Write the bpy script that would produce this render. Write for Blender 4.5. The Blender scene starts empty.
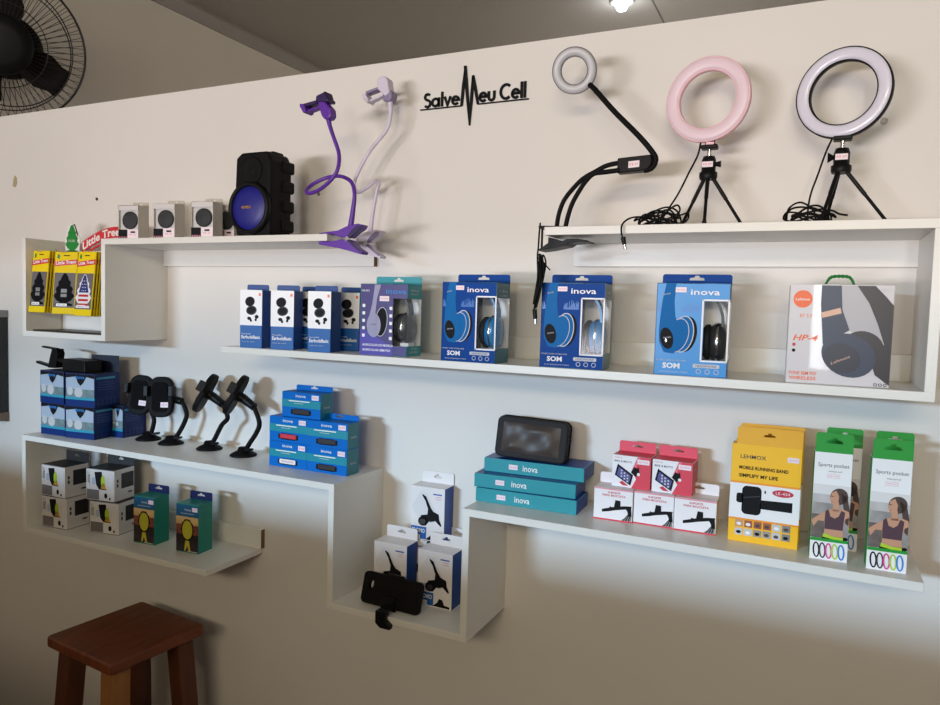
import bpy, bmesh, math, random
from mathutils import Vector, Matrix
random.seed(7)
PI = math.pi
R = math.radians
S = bpy.context.scene
C = S.collection

# ------------------------------------------------------------------ camera, light, exposure
def look(yaw, pitch, roll):
    cy, sy, cp, sp = math.cos(yaw), math.sin(yaw), math.cos(pitch), math.sin(pitch)
    f = Vector((-sy*cp, cy*cp, -sp)); r = Vector((cy, sy, 0)); u = r.cross(f)
    c, s = math.cos(roll), math.sin(roll)
    r2, u2 = c*r + s*u, -s*r + c*u
    return Matrix((r2, u2, -f)).transposed()
cd = bpy.data.cameras.new('camera'); cam = bpy.data.objects.new('camera', cd); C.objects.link(cam)
cd.sensor_width = 36; cd.lens = 723.154/940*36; cd.clip_start = 0.02
cam.matrix_world = Matrix.Translation((-0.0931, -1.4833, 1.4664)) @ look(R(25.567), R(3.510), R(1.681)).to_4x4()
S.camera = cam

w = bpy.data.worlds.new('world'); S.world = w; w.use_nodes = True
bg = w.node_tree.nodes['Background']
bg.inputs[0].default_value = (0.62, 0.78, 1.0, 1); bg.inputs[1].default_value = 0.6

def area(name, loc, target, sx, sy, power, col):
    l = bpy.data.lights.new(name, 'AREA'); l.shape = 'RECTANGLE'; l.size = sx; l.size_y = sy
    l.energy = power; l.color = col
    o = bpy.data.objects.new(name, l); C.objects.link(o); o.location = loc
    o.rotation_euler = (Vector(target)-Vector(loc)).to_track_quat('-Z', 'Y').to_euler()
    return o
# daylight through the shop front behind the camera, plus an added warm fill
area('sky_light', (-3.0, -7.5, 2.27), (-0.9, 0, 1.2), 1.5, 0.36, 460, (0.53, 0.76, 1.0))
area('street_bounce', (-2.2, -7.0, 0.9), (-0.9, 0, 1.8), 2.8, 0.5, 225, (1.0, 0.95, 0.98))
area('daylight_side_door', (0.43, -4.05, 1.40), (-0.1, 0, 1.4), 0.16, 0.8, 16, (0.95, 0.98, 1.0))
area('daylight_right_door', (2.6, -3.0, 1.5), (-0.6, 0, 1.4), 0.8, 1.2, 6, (0.85, 0.93, 1.0))
area('warm_fill', (0.1, -3.7, 2.35), (-0.9, 0, 1.3), 1.6, 0.3, 33, (1.0, 0.87, 0.62))  # added fill lamp, set low to soften the shelf and box shadows
pl = bpy.data.lights.new('back_room_fill', 'POINT'); pl.energy = 36; pl.color = (1.0, 0.97, 0.93); pl.shadow_soft_size = 0.15  # unseen fill added to brighten the ceiling and left wall
po = bpy.data.objects.new('back_room_fill', pl); C.objects.link(po); po.location = (-0.9, 2.7, 1.7)

S.view_settings.view_transform = 'Standard'; S.view_settings.look = 'None'
S.view_settings.gamma = 1; S.view_settings.use_curve_mapping = False
S.view_settings.exposure = 0.0

# ------------------------------------------------------------------ materials
def lin(c):
    return tuple((x/255/12.92 if x/255 <= 0.04045 else ((x/255+0.055)/1.055)**2.4) for x in c)
MATS = {}
def M(name, rgb, rough=0.55, metal=0.0, noise=0.0, nscale=8.0, rgb2=None, stretch=None, bump=0.0, spec=0.5, coat=0.0):
    if name in MATS: return MATS[name]
    m = bpy.data.materials.new(name); m.use_nodes = True; nt = m.node_tree
    b = nt.nodes['Principled BSDF']; c = lin(rgb)
    b.inputs['Base Color'].default_value = (*c, 1); b.inputs['Roughness'].default_value = rough
    b.inputs['Metallic'].default_value = metal; b.inputs['Specular IOR Level'].default_value = spec
    b.inputs['Coat Weight'].default_value = coat
    if noise or rgb2 or bump:
        tc = nt.nodes.new('ShaderNodeTexCoord'); mp = nt.nodes.new('ShaderNodeMapping')
        if stretch: mp.inputs['Scale'].default_value = stretch
        n = nt.nodes.new('ShaderNodeTexNoise'); n.inputs['Scale'].default_value = nscale; n.inputs['Detail'].default_value = 5
        nt.links.new(tc.outputs['Object'], mp.inputs[0]); nt.links.new(mp.outputs[0], n.inputs['Vector'])
        if noise or rgb2:
            r = nt.nodes.new('ShaderNodeValToRGB')
            c2 = lin(rgb2) if rgb2 else tuple(max(0, x*(1-noise)) for x in c)
            r.color_ramp.elements[0].position = 0.3; r.color_ramp.elements[1].position = 0.7
            r.color_ramp.elements[0].color = (*c2, 1); r.color_ramp.elements[1].color = (*c, 1)
            nt.links.new(n.outputs[0], r.inputs[0]); nt.links.new(r.outputs[0], b.inputs['Base Color'])
        if bump:
            bp = nt.nodes.new('ShaderNodeBump'); bp.inputs['Strength'].default_value = bump; bp.inputs['Distance'].default_value = 0.002
            nt.links.new(n.outputs[0], bp.inputs['Height']); nt.links.new(bp.outputs[0], b.inputs['Normal'])
    MATS[name] = m; return m
def film(name, tint=(1, 1, 1), gloss=0.12, rough=0.06):
    if name in MATS: return MATS[name]
    m = bpy.data.materials.new(name); m.use_nodes = True; nt = m.node_tree
    for n in list(nt.nodes): nt.nodes.remove(n)
    o = nt.nodes.new('ShaderNodeOutputMaterial'); t = nt.nodes.new('ShaderNodeBsdfTransparent'); g = nt.nodes.new('ShaderNodeBsdfGlossy')
    x = nt.nodes.new('ShaderNodeMixShader'); f = nt.nodes.new('ShaderNodeLayerWeight'); a = nt.nodes.new('ShaderNodeMath')
    f.inputs['Blend'].default_value = 0.3; a.operation = 'MULTIPLY_ADD'; a.inputs[1].default_value = 0.12; a.inputs[2].default_value = gloss
    t.inputs[0].default_value = (*tint, 1); g.inputs['Roughness'].default_value = rough
    nt.links.new(f.outputs['Fresnel'], a.inputs[0]); nt.links.new(a.outputs[0], x.inputs[0])
    nt.links.new(t.outputs[0], x.inputs[1]); nt.links.new(g.outputs[0], x.inputs[2]); nt.links.new(x.outputs[0], o.inputs[0])
    MATS[name] = m; return m
def glow(name, rgb, strength):
    if name in MATS: return MATS[name]
    m = bpy.data.materials.new(name); m.use_nodes = True; b = m.node_tree.nodes['Principled BSDF']
    b.inputs['Emission Color'].default_value = (*lin(rgb), 1); b.inputs['Emission Strength'].default_value = strength
    MATS[name] = m; return m

WALL = M('painted wall', (228, 222, 216), 0.6, noise=0.03, nscale=3, bump=0.05)
CEIL = M('ceiling panels', (138, 131, 123), 0.45, noise=0.05, nscale=2)
SIDEW = M('side wall paint', (205, 196, 182), 0.7, noise=0.04, nscale=2)
FLOOR = M('floor tile', (140, 116, 92), 0.4, noise=0.15, nscale=6)
MEL = M('white melamine', (230, 226, 219), 0.35, noise=0.02, nscale=20, stretch=(1, 8, 8))
MDF = M('raw board edge', (128, 92, 60), 0.8, noise=0.2, nscale=200)
BLK = M('black plastic', (21, 20, 21), 0.42, spec=0.16)
BLK2 = M('matt black rubber', (17, 16, 17), 0.6, spec=0.13)
DKG = M('dark grey plastic', (52, 50, 52), 0.45)
CHR = M('chrome', (215, 215, 218), 0.18, 1.0)
WHT = M('white print', (238, 234, 234), 0.45)
STK = M('sticker paper', (240, 222, 228), 0.5)
PNK = M('pink sticker print', (224, 140, 160), 0.5)
TRANS = film('clear film', (0.97, 0.98, 0.98), 0.004, 0.10)

# ------------------------------------------------------------------ mesh building
class MB:
    def __init__(s): s.v = []; s.f = []; s.mi = []; s.sm = []; s.mats = []
    def mat(s, m):
        if m not in s.mats: s.mats.append(m)
        return s.mats.index(m)
    def add(s, vs, fs, m, smooth=False, X=None):
        b = len(s.v); k = s.mat(m)
        s.v += [tuple(X @ Vector(v)) if X else tuple(v) for v in vs]
        for f in fs:
            s.f.append(tuple(b+i for i in f)); s.mi.append(k); s.sm.append(smooth)
        return s
    def box(s, x0, x1, y0, y1, z0, z1, m, X=None, ms=None):
        vs = [(x0,y0,z0),(x1,y0,z0),(x1,y1,z0),(x0,y1,z0),(x0,y0,z1),(x1,y0,z1),(x1,y1,z1),(x0,y1,z1)]
        fs = dict(front=(0,1,5,4), right=(1,2,6,5), back=(2,3,7,6), left=(3,0,4,7), top=(4,5,6,7), bottom=(3,2,1,0))
        b = len(s.v); s.v += [tuple(X @ Vector(v)) if X else v for v in vs]
        for n, f in fs.items():
            s.f.append(tuple(b+i for i in f)); s.mi.append(s.mat((ms or {}).get(n, m))); s.sm.append(False)
        return s
    def prism(s, poly, y0, y1, m, X=None, smooth=False):            # polygon in x,z counter-clockwise seen from -y
        n = len(poly)
        vs = [(p[0], y0, p[1]) for p in poly] + [(p[0], y1, p[1]) for p in poly]
        s.add(vs, [tuple(range(n)), tuple(range(2*n-1, n-1, -1))], m, False, X)
        return s.add(vs, [(i, i+n, (i+1) % n+n, (i+1) % n) for i in range(n)], m, smooth, X)
    def tube(s, pts, r, m, n=8, closed=False, X=None, sub=0):
        P = [Vector(p) for p in pts]
        rs = list(r) if hasattr(r, '__len__') else [r]*len(P)
        if sub: P, rs = spline(P, rs, sub, closed)
        L = len(P); vs = []; up = None
        for i in range(L):
            a = P[(i-1) % L] if (closed or i > 0) else P[i]; b = P[(i+1) % L] if (closed or i < L-1) else P[i]
            t = (b-a).normalized()
            if up is None:
                up = t.cross(Vector((0.3, 0.2, 1))); up = up.normalized() if up.length > 1e-4 else Vector((1, 0, 0))
            up = (up - t*up.dot(t)).normalized(); q = t.cross(up)
            for k in range(n):
                an = 2*PI*k/n; vs.append(P[i] + rs[i]*(math.cos(an)*up + math.sin(an)*q))
        fs = [(i*n+k, i*n+(k+1) % n, ((i+1) % L)*n+(k+1) % n, ((i+1) % L)*n+k) for i in range(L if closed else L-1) for k in range(n)]
        s.add(vs, fs, m, True, X)
        if not closed: s.add(vs, [tuple(range(n-1, -1, -1)), tuple(range((L-1)*n, L*n))], m, False, X)
        return s
    def lathe(s, prof, m, n=24, X=None, closed=False, smooth=True, cap=True):   # profile of (r,z) about local z
        vs = []; L = len(prof)
        for r, z in prof:
            for k in range(n): vs.append((r*math.cos(2*PI*k/n), r*math.sin(2*PI*k/n), z))
        fs = [(i*n+k, i*n+(k+1) % n, ((i+1) % L)*n+(k+1) % n, ((i+1) % L)*n+k) for i in range(L if closed else L-1) for k in range(n)]
        s.add(vs, fs, m, smooth, X)
        if not closed and cap:
            if prof[0][0] > 1e-6: s.add(vs[:n], [tuple(range(n-1, -1, -1))], m, False, X)
            if prof[-1][0] > 1e-6: s.add(vs[-n:], [tuple(range(n))], m, False, X)
        return s
    def build(s, name, parent=None, bevel=0, seg=2, loc=None, rot=None):
        me = bpy.data.meshes.new(name); me.from_pydata(s.v, [], s.f)
        for m in s.mats: me.materials.append(m)
        me.polygons.foreach_set('material_index', s.mi); me.polygons.foreach_set('use_smooth', s.sm)
        if bevel:
            bm = bmesh.new(); bm.from_mesh(me); bmesh.ops.remove_doubles(bm, verts=bm.verts, dist=1e-6)
            es = [e for e in bm.edges if len(e.link_faces) == 2 and e.calc_face_angle(0) > 0.6]
            bmesh.ops.bevel(bm, geom=es, offset=bevel, segments=seg, affect='EDGES', profile=0.5, clamp_overlap=True)
            bm.to_mesh(me); bm.free()
        me.update()
        o = bpy.data.objects.new(name, me); C.objects.link(o)
        if parent: o.parent = parent
        if loc: o.location = loc
        if rot: o.rotation_euler = rot
        return o
def spline(P, rs, sub, closed):
    L = len(P); out = []; ro = []
    rng = range(L if closed else L-1)
    for i in rng:
        p0 = P[(i-1) % L] if (closed or i > 0) else P[0]; p1 = P[i]; p2 = P[(i+1) % L]
        p3 = P[(i+2) % L] if (closed or i < L-2) else P[-1]
        for j in range(sub):
            t = j/sub
            out.append(0.5*((2*p1)+(p2-p0)*t+(2*p0-5*p1+4*p2-p3)*t*t+(3*p1-p0-3*p2+p3)*t**3))
            ro.append(rs[i]*(1-t)+rs[(i+1) % L]*t)
    if not closed: out.append(P[-1]); ro.append(rs[-1])
    return out, ro
def rrect(x0, x1, z0, z1, r, n=5):
    o = []
    for cx, cz, a0 in ((x1-r, z0+r, -90), (x1-r, z1-r, 0), (x0+r, z1-r, 90), (x0+r, z0+r, 180)):
        for k in range(n+1):
            a = R(a0+90*k/n); o.append((cx+r*math.cos(a), cz+r*math.sin(a)))
    return o
def ellipse(cx, cz, rx, rz, rot=0, n=28):
    c, s_ = math.cos(R(rot)), math.sin(R(rot)); o = []
    for k in range(n):
        a = 2*PI*k/n; x, z = rx*math.cos(a), rz*math.sin(a); o.append((cx+x*c-z*s_, cz+x*s_+z*c))
    return o
_TX = {}
def text_mesh(t, bold=0.0, shear=0.0):
    k = (t, bold, shear)
    if k in _TX: return _TX[k]
    cu = bpy.data.curves.new('lettering', 'FONT'); cu.body = t; cu.size = 1; cu.offset = bold; cu.shear = shear; cu.resolution_u = 2
    o = bpy.data.objects.new('lettering', cu); C.objects.link(o)
    dg = bpy.context.evaluated_depsgraph_get(); me = o.evaluated_get(dg).to_mesh()
    vs = [(v.co.x, v.co.y) for v in me.vertices]; fs = [tuple(p.vertices) for p in me.polygons]
    o.evaluated_get(dg).to_mesh_clear(); bpy.data.objects.remove(o); bpy.data.curves.remove(cu)
    x0 = min(v[0] for v in vs); x1 = max(v[0] for v in vs); z0 = min(v[1] for v in vs); z1 = max(v[1] for v in vs)
    r = ([((x-x0)/(x1-x0), (z-z0)/(z1-z0)) for x, z in vs], fs, (x1-x0)/(z1-z0))
    _TX[k] = r; return r
EPS = 0.00022
class Face:
    """flat print on one face: u to the right, v up, in fractions of the face"""
    def __init__(s, mb, o, U, V, w, h):
        s.mb = mb; s.o = Vector(o); s.U = Vector(U); s.V = Vector(V); s.N = s.U.cross(s.V); s.w = w; s.h = h
    def pt(s, u, v, l): return s.o + s.U*(u*s.w) + s.V*(v*s.h) + s.N*(EPS*l)
    def poly(s, pts, m, l=1):
        a = sum((pts[i][0]*pts[(i+1) % len(pts)][1]-pts[(i+1) % len(pts)][0]*pts[i][1]) for i in range(len(pts)))
        if a < 0: pts = pts[::-1]
        s.mb.add([s.pt(u, v, l) for u, v in pts], [tuple(range(len(pts)))], m); return s
    def rect(s, u0, v0, u1, v1, m, l=1): return s.poly([(u0, v0), (u1, v0), (u1, v1), (u0, v1)], m, l)
    def rr(s, u0, v0, u1, v1, r, m, l=1):
        return s.poly([(x/s.w, z/s.h) for x, z in rrect(u0*s.w, u1*s.w, v0*s.h, v1*s.h, r)], m, l)
    def ell(s, u, v, ru, rv, m, l=1, rot=0):                         # radii as fractions of the width
        return s.poly([(x/s.w, z/s.h) for x, z in ellipse(u*s.w, v*s.h, ru*s.w, rv*s.w, rot)], m, l)
    def ring(s, u, v, ru, rv, t, m, l=1, rot=0, n=28):
        a = ellipse(u*s.w, v*s.h, ru*s.w, rv*s.w, rot, n); b = ellipse(u*s.w, v*s.h, (ru-t)*s.w, (rv-t)*s.w, rot, n)
        s.mb.add([s.pt(x/s.w, z/s.h, l) for x, z in a+b], [(i, (i+1) % n, n+(i+1) % n, n+i) for i in range(n)], m); return s
    def frame(s, u0, v0, u1, v1, t, m, l=1):
        tu, tv = t/s.w, t/s.h
        s.rect(u0, v0, u1, v0+tv, m, l); s.rect(u0, v1-tv, u1, v1, m, l); s.rect(u0, v0, u0+tu, v1, m, l); return s.rect(u1-tu, v0, u1, v1, m, l)
    def text(s, t, u0, v0, u1, m, h=None, l=3, bold=0.0, shear=0.0, slope=0.0):
        vs, fs, asp = text_mesh(t, bold, shear)
        hh = h if h else (u1-u0)*s.w/asp/s.h
        s.mb.add([s.pt(u0+x*(u1-u0), v0+z*hh+slope*x, l) for x, z in vs], fs, m); return s

# ------------------------------------------------------------------ naming
def thing(name, label, cat, loc=(0, 0, 0), yaw=0, group=None):
    o = bpy.data.objects.new(name, None); C.objects.link(o); o.empty_display_size = 0.02
    o.location = loc; o.rotation_euler = (0, 0, R(yaw)); o['label'] = label; o['category'] = cat
    if group: o['group'] = group
    return o
def dup(root, loc, yaw, label, group=None):
    r = root.copy(); C.objects.link(r); r.location = loc; r.rotation_euler = (0, 0, R(yaw)); r['label'] = label
    if group: r['group'] = group
    for ch in list(root.children):
        c = ch.copy(); C.objects.link(c); c.parent = r
        for g in list(ch.children):
            d = g.copy(); C.objects.link(d); d.parent = c
    return r
def struct(o): o['kind'] = 'structure'; return o
def base(bl, yaw, w, d):
    """front left bottom corner of a box -> centre of its base"""
    c, s_ = math.cos(R(yaw)), math.sin(R(yaw))
    return (bl[0]+w/2*c-d/2*s_, bl[1]+w/2*s_+d/2*c, bl[2])

# ------------------------------------------------------------------ setting
zU, zG, zF, zB, zD, zE, zC, T = 1.6176, 1.6214, 1.3596, 1.0726, 1.0664, 0.8102, 0.8073, 0.015
struct(MB().box(-3.0, 3.2, -4.3, 3.6, -0.1, 0, FLOOR).build('floor'))
struct(MB().box(-3.0, 2.6, 0, 0.1, 0, 2.0407, WALL).build('wall_display'))
struct(MB().box(-3.1, -3.0, -4.3, 3.6, -0.1, 3.03, SIDEW).build('wall_left'))
struct(MB().box(3.2, 3.3, -4.3, 3.6, -0.1, 3.03, SIDEW).build('wall_right'))
struct(MB().box(-3.0, 3.2, 3.6, 3.7, -0.1, 3.03, SIDEW).build('wall_back'))
cm = MB().box(-3.0, 3.2, -4.3, 3.6, 2.93, 3.03, CEIL)
struct(cm.build('ceiling'))
tm = MB().box(-0.874, -0.866, -4.2, 3.6, 2.9285, 2.93, M('panel joint', (84, 78, 72), 0.6))
struct(tm.build('trim_1'))
struct(MB().prism([(-3.0, 2.93), (-3.0, 2.868), (-2.99, 2.868), (-2.955, 2.915), (-2.955, 2.93)], -4.2, 3.6, M('cornice', (132, 125, 116), 0.6)).build('trim_2'))
fw = MB()   # shop front wall with openings
fw.box(-0.4, 0.15, -4.3, -4.2, 0, 2.93, SIDEW).box(0.55, 3.2, -4.3, -4.2, 0, 2.93, SIDEW)
fw.box(-3.0, -0.4, -4.3, -4.2, 1.9, 2.93, SIDEW).box(0.15, 0.55, -4.3, -4.2, 2.0, 2.93, SIDEW)
struct(fw.build('wall_front'))

# unseen counter behind the camera, sized to keep daylight off the lower wall
ct = thing('shading_counter', 'long unseen counter behind the photographer, shaped to shade the lower wall', 'counter', (-1.0, -2.1, 0))
MB().box(-1.98, 2.0, -0.24, 0.26, 0, 1.215, M('counter laminate', (150, 132, 108), 0.5, noise=0.08)).build('body', ct)
MB().box(-1.99, 2.02, -0.27, 0.29, 1.215, 1.245, M('counter worktop', (170, 152, 128), 0.4)).build('worktop', ct, 0.004)

# ------------------------------------------------------------------ shelves
def board(name, par, x0, x1, z0, z1, y0=-0.2, y1=0.0, ends=None):
    return MB().box(x0, x1, y0, y1, z0, z1, MEL, ms=ends).build(name, par, 0.0006, 1)
s1 = thing('wall_shelf', 'white box shelf at the far left with a long ledge holding the black speaker', 'shelf', (-1.6, 0, 1.3523))
def at(par, o):
    o.matrix_parent_inverse = Matrix.Translation(par.location).inverted(); return o
at(s1, board('side_panel', s1, -2.097, -2.082, 1.3523, 1.6246)); at(s1, board('bottom_panel', s1, -2.082, -1.7747, 1.3523, 1.3673))
at(s1, board('side_panel', s1, -1.7747, -1.7597, 1.3523, zU-T)); at(s1, board('shelf_board', s1, -1.7747, -1.0577, zU-T, zU))
at(s1, board('batten', s1, -1.7597, -1.0577, 1.559, zU-T, -0.015, 0, dict(right=MDF)))
s2 = thing('wall_shelf', 'long white zigzag shelf stepping down into a low box and up again to the right', 'shelf', (-1.0, 0, 0.7923))
at(s2, board('side_panel', s2, -2.1043, -2.0893, zE-T, zB-T)); at(s2, board('shelf_board', s2, -2.1043, -1.0271, zB-T, zB))
at(s2, board('lower_shelf_board', s2, -2.0893, -1.4016, zE-T, zE)); at(s2, board('batten', s2, -2.0893, -1.395, zE, 0.862, -0.015, 0, dict(right=MDF)))
at(s2, board('side_panel', s2, -1.0421, -1.0271, zC-T, zB-T)); at(s2, board('bottom_panel', s2, -1.0271, -0.7125, zC-T, zC))
at(s2, board('side_panel', s2, -0.7125, -0.6975, zC-T, zD-T)); at(s2, board('shelf_board', s2, -0.7125, 0.0752, zD-T, zD))
s3 = thing('wall_shelf', 'white shelf on the right with an open frame around the boxed headphones', 'shelf', (-0.4, 0, 1.3446))
at(s3, board('shelf_board', s3, -0.5611, 0.0731, zG-T, zG)); at(s3, board('side_panel', s3, 0.0581, 0.0731, zF, zG-T))
at(s3, board('lower_shelf_board', s3, -1.3586, 0.0731, zF-T, zF)); at(s3, board('batten', s3, -0.5611, 0.0581, 1.560, zG-T, -0.015, 0))
at(s3, board('batten', s3, -0.70, 0.0581, zF, 1.407, -0.015, 0))

# ------------------------------------------------------------------ cartons
class Carton:
    def __init__(s, name, label, cat, bl, yaw, w, d, h, mat, group=None, ms=None, bevel=0.0008, hollow=False):
        s.w, s.d, s.h = w, d, h
        s.root = thing(name, label, cat, base(bl, yaw, w, d), yaw, group)
        if not hollow: MB().box(-w/2, w/2, -d/2, d/2, 0, h, mat, ms=ms).build('carton_body', s.root, bevel, 2)
        s.pr = MB()
    def front(s, mb=None): return Face(mb or s.pr, (-s.w/2, -s.d/2, 0), (1, 0, 0), (0, 0, 1), s.w, s.h)
    def side(s, mb=None): return Face(mb or s.pr, (s.w/2, -s.d/2, 0), (0, 1, 0), (0, 0, 1), s.d, s.h)
    def top(s, mb=None): return Face(mb or s.pr, (-s.w/2, -s.d/2, s.h), (1, 0, 0), (0, 1, 0), s.w, s.d)
    def tab(s, hh, mat, x0=0.0, x1=1.0, y='back', hole=0.28, hh2=0.006, name='hang_tab', lean=0.0, th=0.0012, z0=None, ch=0.003):
        X0, X1 = -s.w/2+x0*s.w, -s.w/2+x1*s.w; yy = (s.d/2-th) if y == 'back' else -s.d/2 if y == 'front' else y
        z = s.h-0.0005 if z0 is None else z0
        outer = [(X0, z), (X1, z), (X1, z+hh-ch), (X1-ch, z+hh), (X0+ch, z+hh), (X0, z+hh-ch)]
        holes = []
        if hole:
            cx, cz, hw = (X0+X1)/2, z+hh*0.58, (X1-X0)*hole/2
            holes = [[(cx-hw, cz-hh2/2), (cx+hw, cz-hh2/2), (cx+hw*0.9, cz+hh2*0.2), (cx+hw*0.35, cz+hh2*0.35), (cx+hw*0.25, cz+hh2*0.9),
                      (cx-hw*0.25, cz+hh2*0.9), (cx-hw*0.35, cz+hh2*0.35), (cx-hw*0.9, cz+hh2*0.2)]]
        return sheet(outer, holes, yy, th, mat).build(name, s.root)
    def done(s, name='front_print'):
        if s.pr.v: s.pr.build(name, s.root)
        return s.root
    def sticker(s, u0, v0, u1, v1, face='front'):
        mb = MB(); f = getattr(s, face)(mb); f.rect(u0, v0, u1, v1, STK, 6)
        hu = (u1-u0); hv = (v1-v0)
        f.text('R$ 49,90', u0+hu*.12, v0+hv*.25, u1-hu*.12, PNK, hv*.42, 7)
        return mb.build('price_sticker', s.root)
def sheet(outer, holes, y, th, mat):
    """thin card in the x,z plane with cut-out holes"""
    bm = bmesh.new(); es = []
    for loop in [outer]+holes:
        vs = [bm.verts.new((p[0], 0, p[1])) for p in loop]
        es += [bm.edges.new((vs[i], vs[(i+1) % len(vs)])) for i in range(len(vs))]
    bmesh.ops.triangle_fill(bm, use_beauty=True, use_dissolve=False, edges=es)
    bm.verts.index_update()
    vs = [tuple(v.co) for v in bm.verts]; fs = []
    for f in bm.faces:
        idx = [v.index for v in f.verts]
        a, b, c = [Vector(vs[i]) for i in idx[:3]]
        if (b-a).cross(c-a).y > 0: idx = idx[::-1]
        fs.append(tuple(idx))
    bm.free(); n = len(vs); mb = MB()
    V2 = [(v[0], y, v[2]) for v in vs]+[(v[0], y+th, v[2]) for v in vs]
    F2 = list(fs)+[tuple(i+n for i in f[::-1]) for f in fs]
    k = 0
    for j, loop in enumerate([outer]+holes):
        L = len(loop)
        for i in range(L):
            a, b = k+i, k+(i+1) % L
            F2.append((a, a+n, b+n, b) if j == 0 else (a, b, b+n, a+n))
        k += L
    return mb.add(V2, F2, mat)

# colours for print
BLU = M('cyan blue card', (0, 88, 160), 0.45, spec=.3); BLU2 = M('deep blue card', (0, 58, 128), 0.45, spec=.3)
TEAL = M('teal card', (24, 142, 152), 0.45); TEAL2 = M('green teal card', (14, 128, 112), 0.45)
NAVY = M('navy card', (18, 26, 84), 0.4); ORG = M('orange print', (232, 98, 38), 0.4); RED = M('red card', (214, 52, 72), 0.45)
REDP = M('red print', (196, 36, 60), 0.5); YEL = M('yellow card', (250, 188, 20), 0.4); GRN = M('green card', (22, 150, 46), 0.45)
GREY = M('grey print', (128, 126, 126), 0.5); LGREY = M('light grey print', (196, 194, 196), 0.5); INK = M('black print', (20, 19, 22), 0.6, spec=.15)
SKIN = M('printed skin tone', (198, 146, 116), 0.5); HAIR = M('printed brown hair', (74, 54, 48), 0.5); PLUM = M('printed plum top', (78, 50, 62), 0.5)
LIME = M('lime print', (176, 206, 40), 0.5); MAG = M('magenta print', (214, 66, 146), 0.5); SKY = M('sky blue print', (40, 128, 204), 0.5)
PHOTO = M('printed grey photo', (176, 170, 166), 0.5, noise=0.5, nscale=30); GOLD = M('gold print', (206, 150, 48), 0.4)

# ---- earbuds boxes
def earbuds_box(bl, yaw, label):
    w, d, h = 0.056, 0.050, 0.134
    c = Carton('earbuds_box', label, 'earbuds box', bl, yaw, w, d, h, BLU2, 'blue and white earbuds boxes', dict(front=BLU, top=BLU2, left=WHT))
    c.tab(0.0135, BLU2, 0.0, 1.0, 0.006, 0, name='top_flap')
    f = c.front(); f.rect(0, .39, 1, 1, WHT, 1)
    f.ell(.45, .80, .22, .20, INK, 2, 20); f.ell(.52, .65, .24, .19, INK, 2, 10); f.ring(.52, .65, .22, .17, .02, DKG, 3, 10)
    f.ell(.42, .51, .09, .07, INK, 2); f.ell(.5, .475, .05, .06, INK, 2); f.ell(.76, .54, .09, .08, INK, 2); f.ell(.72, .49, .05, .06, INK, 2)
    f.rect(.84, .9, .94, .95, ORG, 2)
    f.text('True wireless', .08, .235, .5, WHT, .022, 2); f.text('EarbudsBasic', .08, .16, .92, WHT, .058, 2, .02); f.text('fones de ouvido', .1, .10, .7, LGREY, .018, 2)
    c.done(); return c.root
ee = [((-1.301, -0.200, zF), 12.5, 'blue and white earbuds box, leftmost on the middle shelf'),
      ((-1.217, -0.192, zF), 15, 'blue and white earbuds box, second from the left in the front row'),
      ((-1.107, -0.198, zF), 9, 'blue and white earbuds box, third from the left and nearest the purple headphone box'),
      ((-1.092, -0.115, zF), 15, 'blue and white earbuds box half hidden behind the third one, beside the purple box'),
      ((-1.205, -0.118, zF), 12, 'blue and white earbuds box at the back between the second and third boxes')]
e0 = earbuds_box(*ee[0][:2], ee[0][2])
for bl, yw, lb in ee[1:]: dup(e0, base(bl, yw, .056, .05), yw, lb)

# ---- boxed headphones
def headphones(label, loc, yaw, mat, cushion, sc=1.0):
    t = thing('headphones', label, 'headphones', loc, yaw, 'headphones inside the window boxes')
    pts = [(0.050*math.cos(a), 0, 0.083+0.058*math.sin(a)) for a in [PI*k/14 for k in range(15)]]
    pts = [(0.049, 0, 0.05)]+pts+[(-0.049, 0, 0.05)]
    mb = MB(); n = len(pts)
    for i, p in enumerate(pts):                      # flat band with depth
        q = Vector(pts[min(i+1, n-1)])-Vector(pts[max(i-1, 0)]); nr = Vector((q.z, 0, -q.x)).normalized()*0.0022
        for dy, sgn in ((-.011, -1), (.011, -1), (.011, 1), (-.011, 1)): mb.v.append((p[0]+sgn*nr.x, dy, p[2]+sgn*nr.z))
    k = mb.mat(mat)
    for i in range(n-1):
        for j in range(4): mb.f.append((i*4+j, i*4+(j+1) % 4, i*4+4+(j+1) % 4, i*4+4+j)); mb.mi.append(k); mb.sm.append(False)
    mb.build('headband', t)
    for sgn in (1, -1): MB().box(sgn*.044-.010, sgn*.044+.010, -.012, .012, -.0086, .018, M('white insert', (220, 216, 214), .5)).build('stand_insert', t)
    for sgn in (1, -1):
        X = Matrix.Translation((sgn*0.044, 0, 0.050)) @ Matrix.Rotation(sgn*PI/2, 4, 'Y') @ Matrix.Scale(1.28, 4, (1, 0, 0))
        cup = MB().lathe([(0.004, -0.016), (0.021, -0.014), (0.026, -0.004), (0.026, 0.001), (0.022, 0.010), (0.012, 0.013), (0.0, 0.0135)], mat, 24, X).build('ear_cup', t)
        MB().lathe([(0.0262, -0.004), (0.0268, -0.003), (0.0268, -0.001), (0.0262, 0.0)], CHR, 24, X).build('chrome_ring', cup)
        MB().lathe([(0.012, -0.024), (0.019, -0.026), (0.024, -0.020), (0.024, -0.014), (0.012, -0.013)], cushion, 24, X, True).build('ear_cushion', t)
    return t
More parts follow.
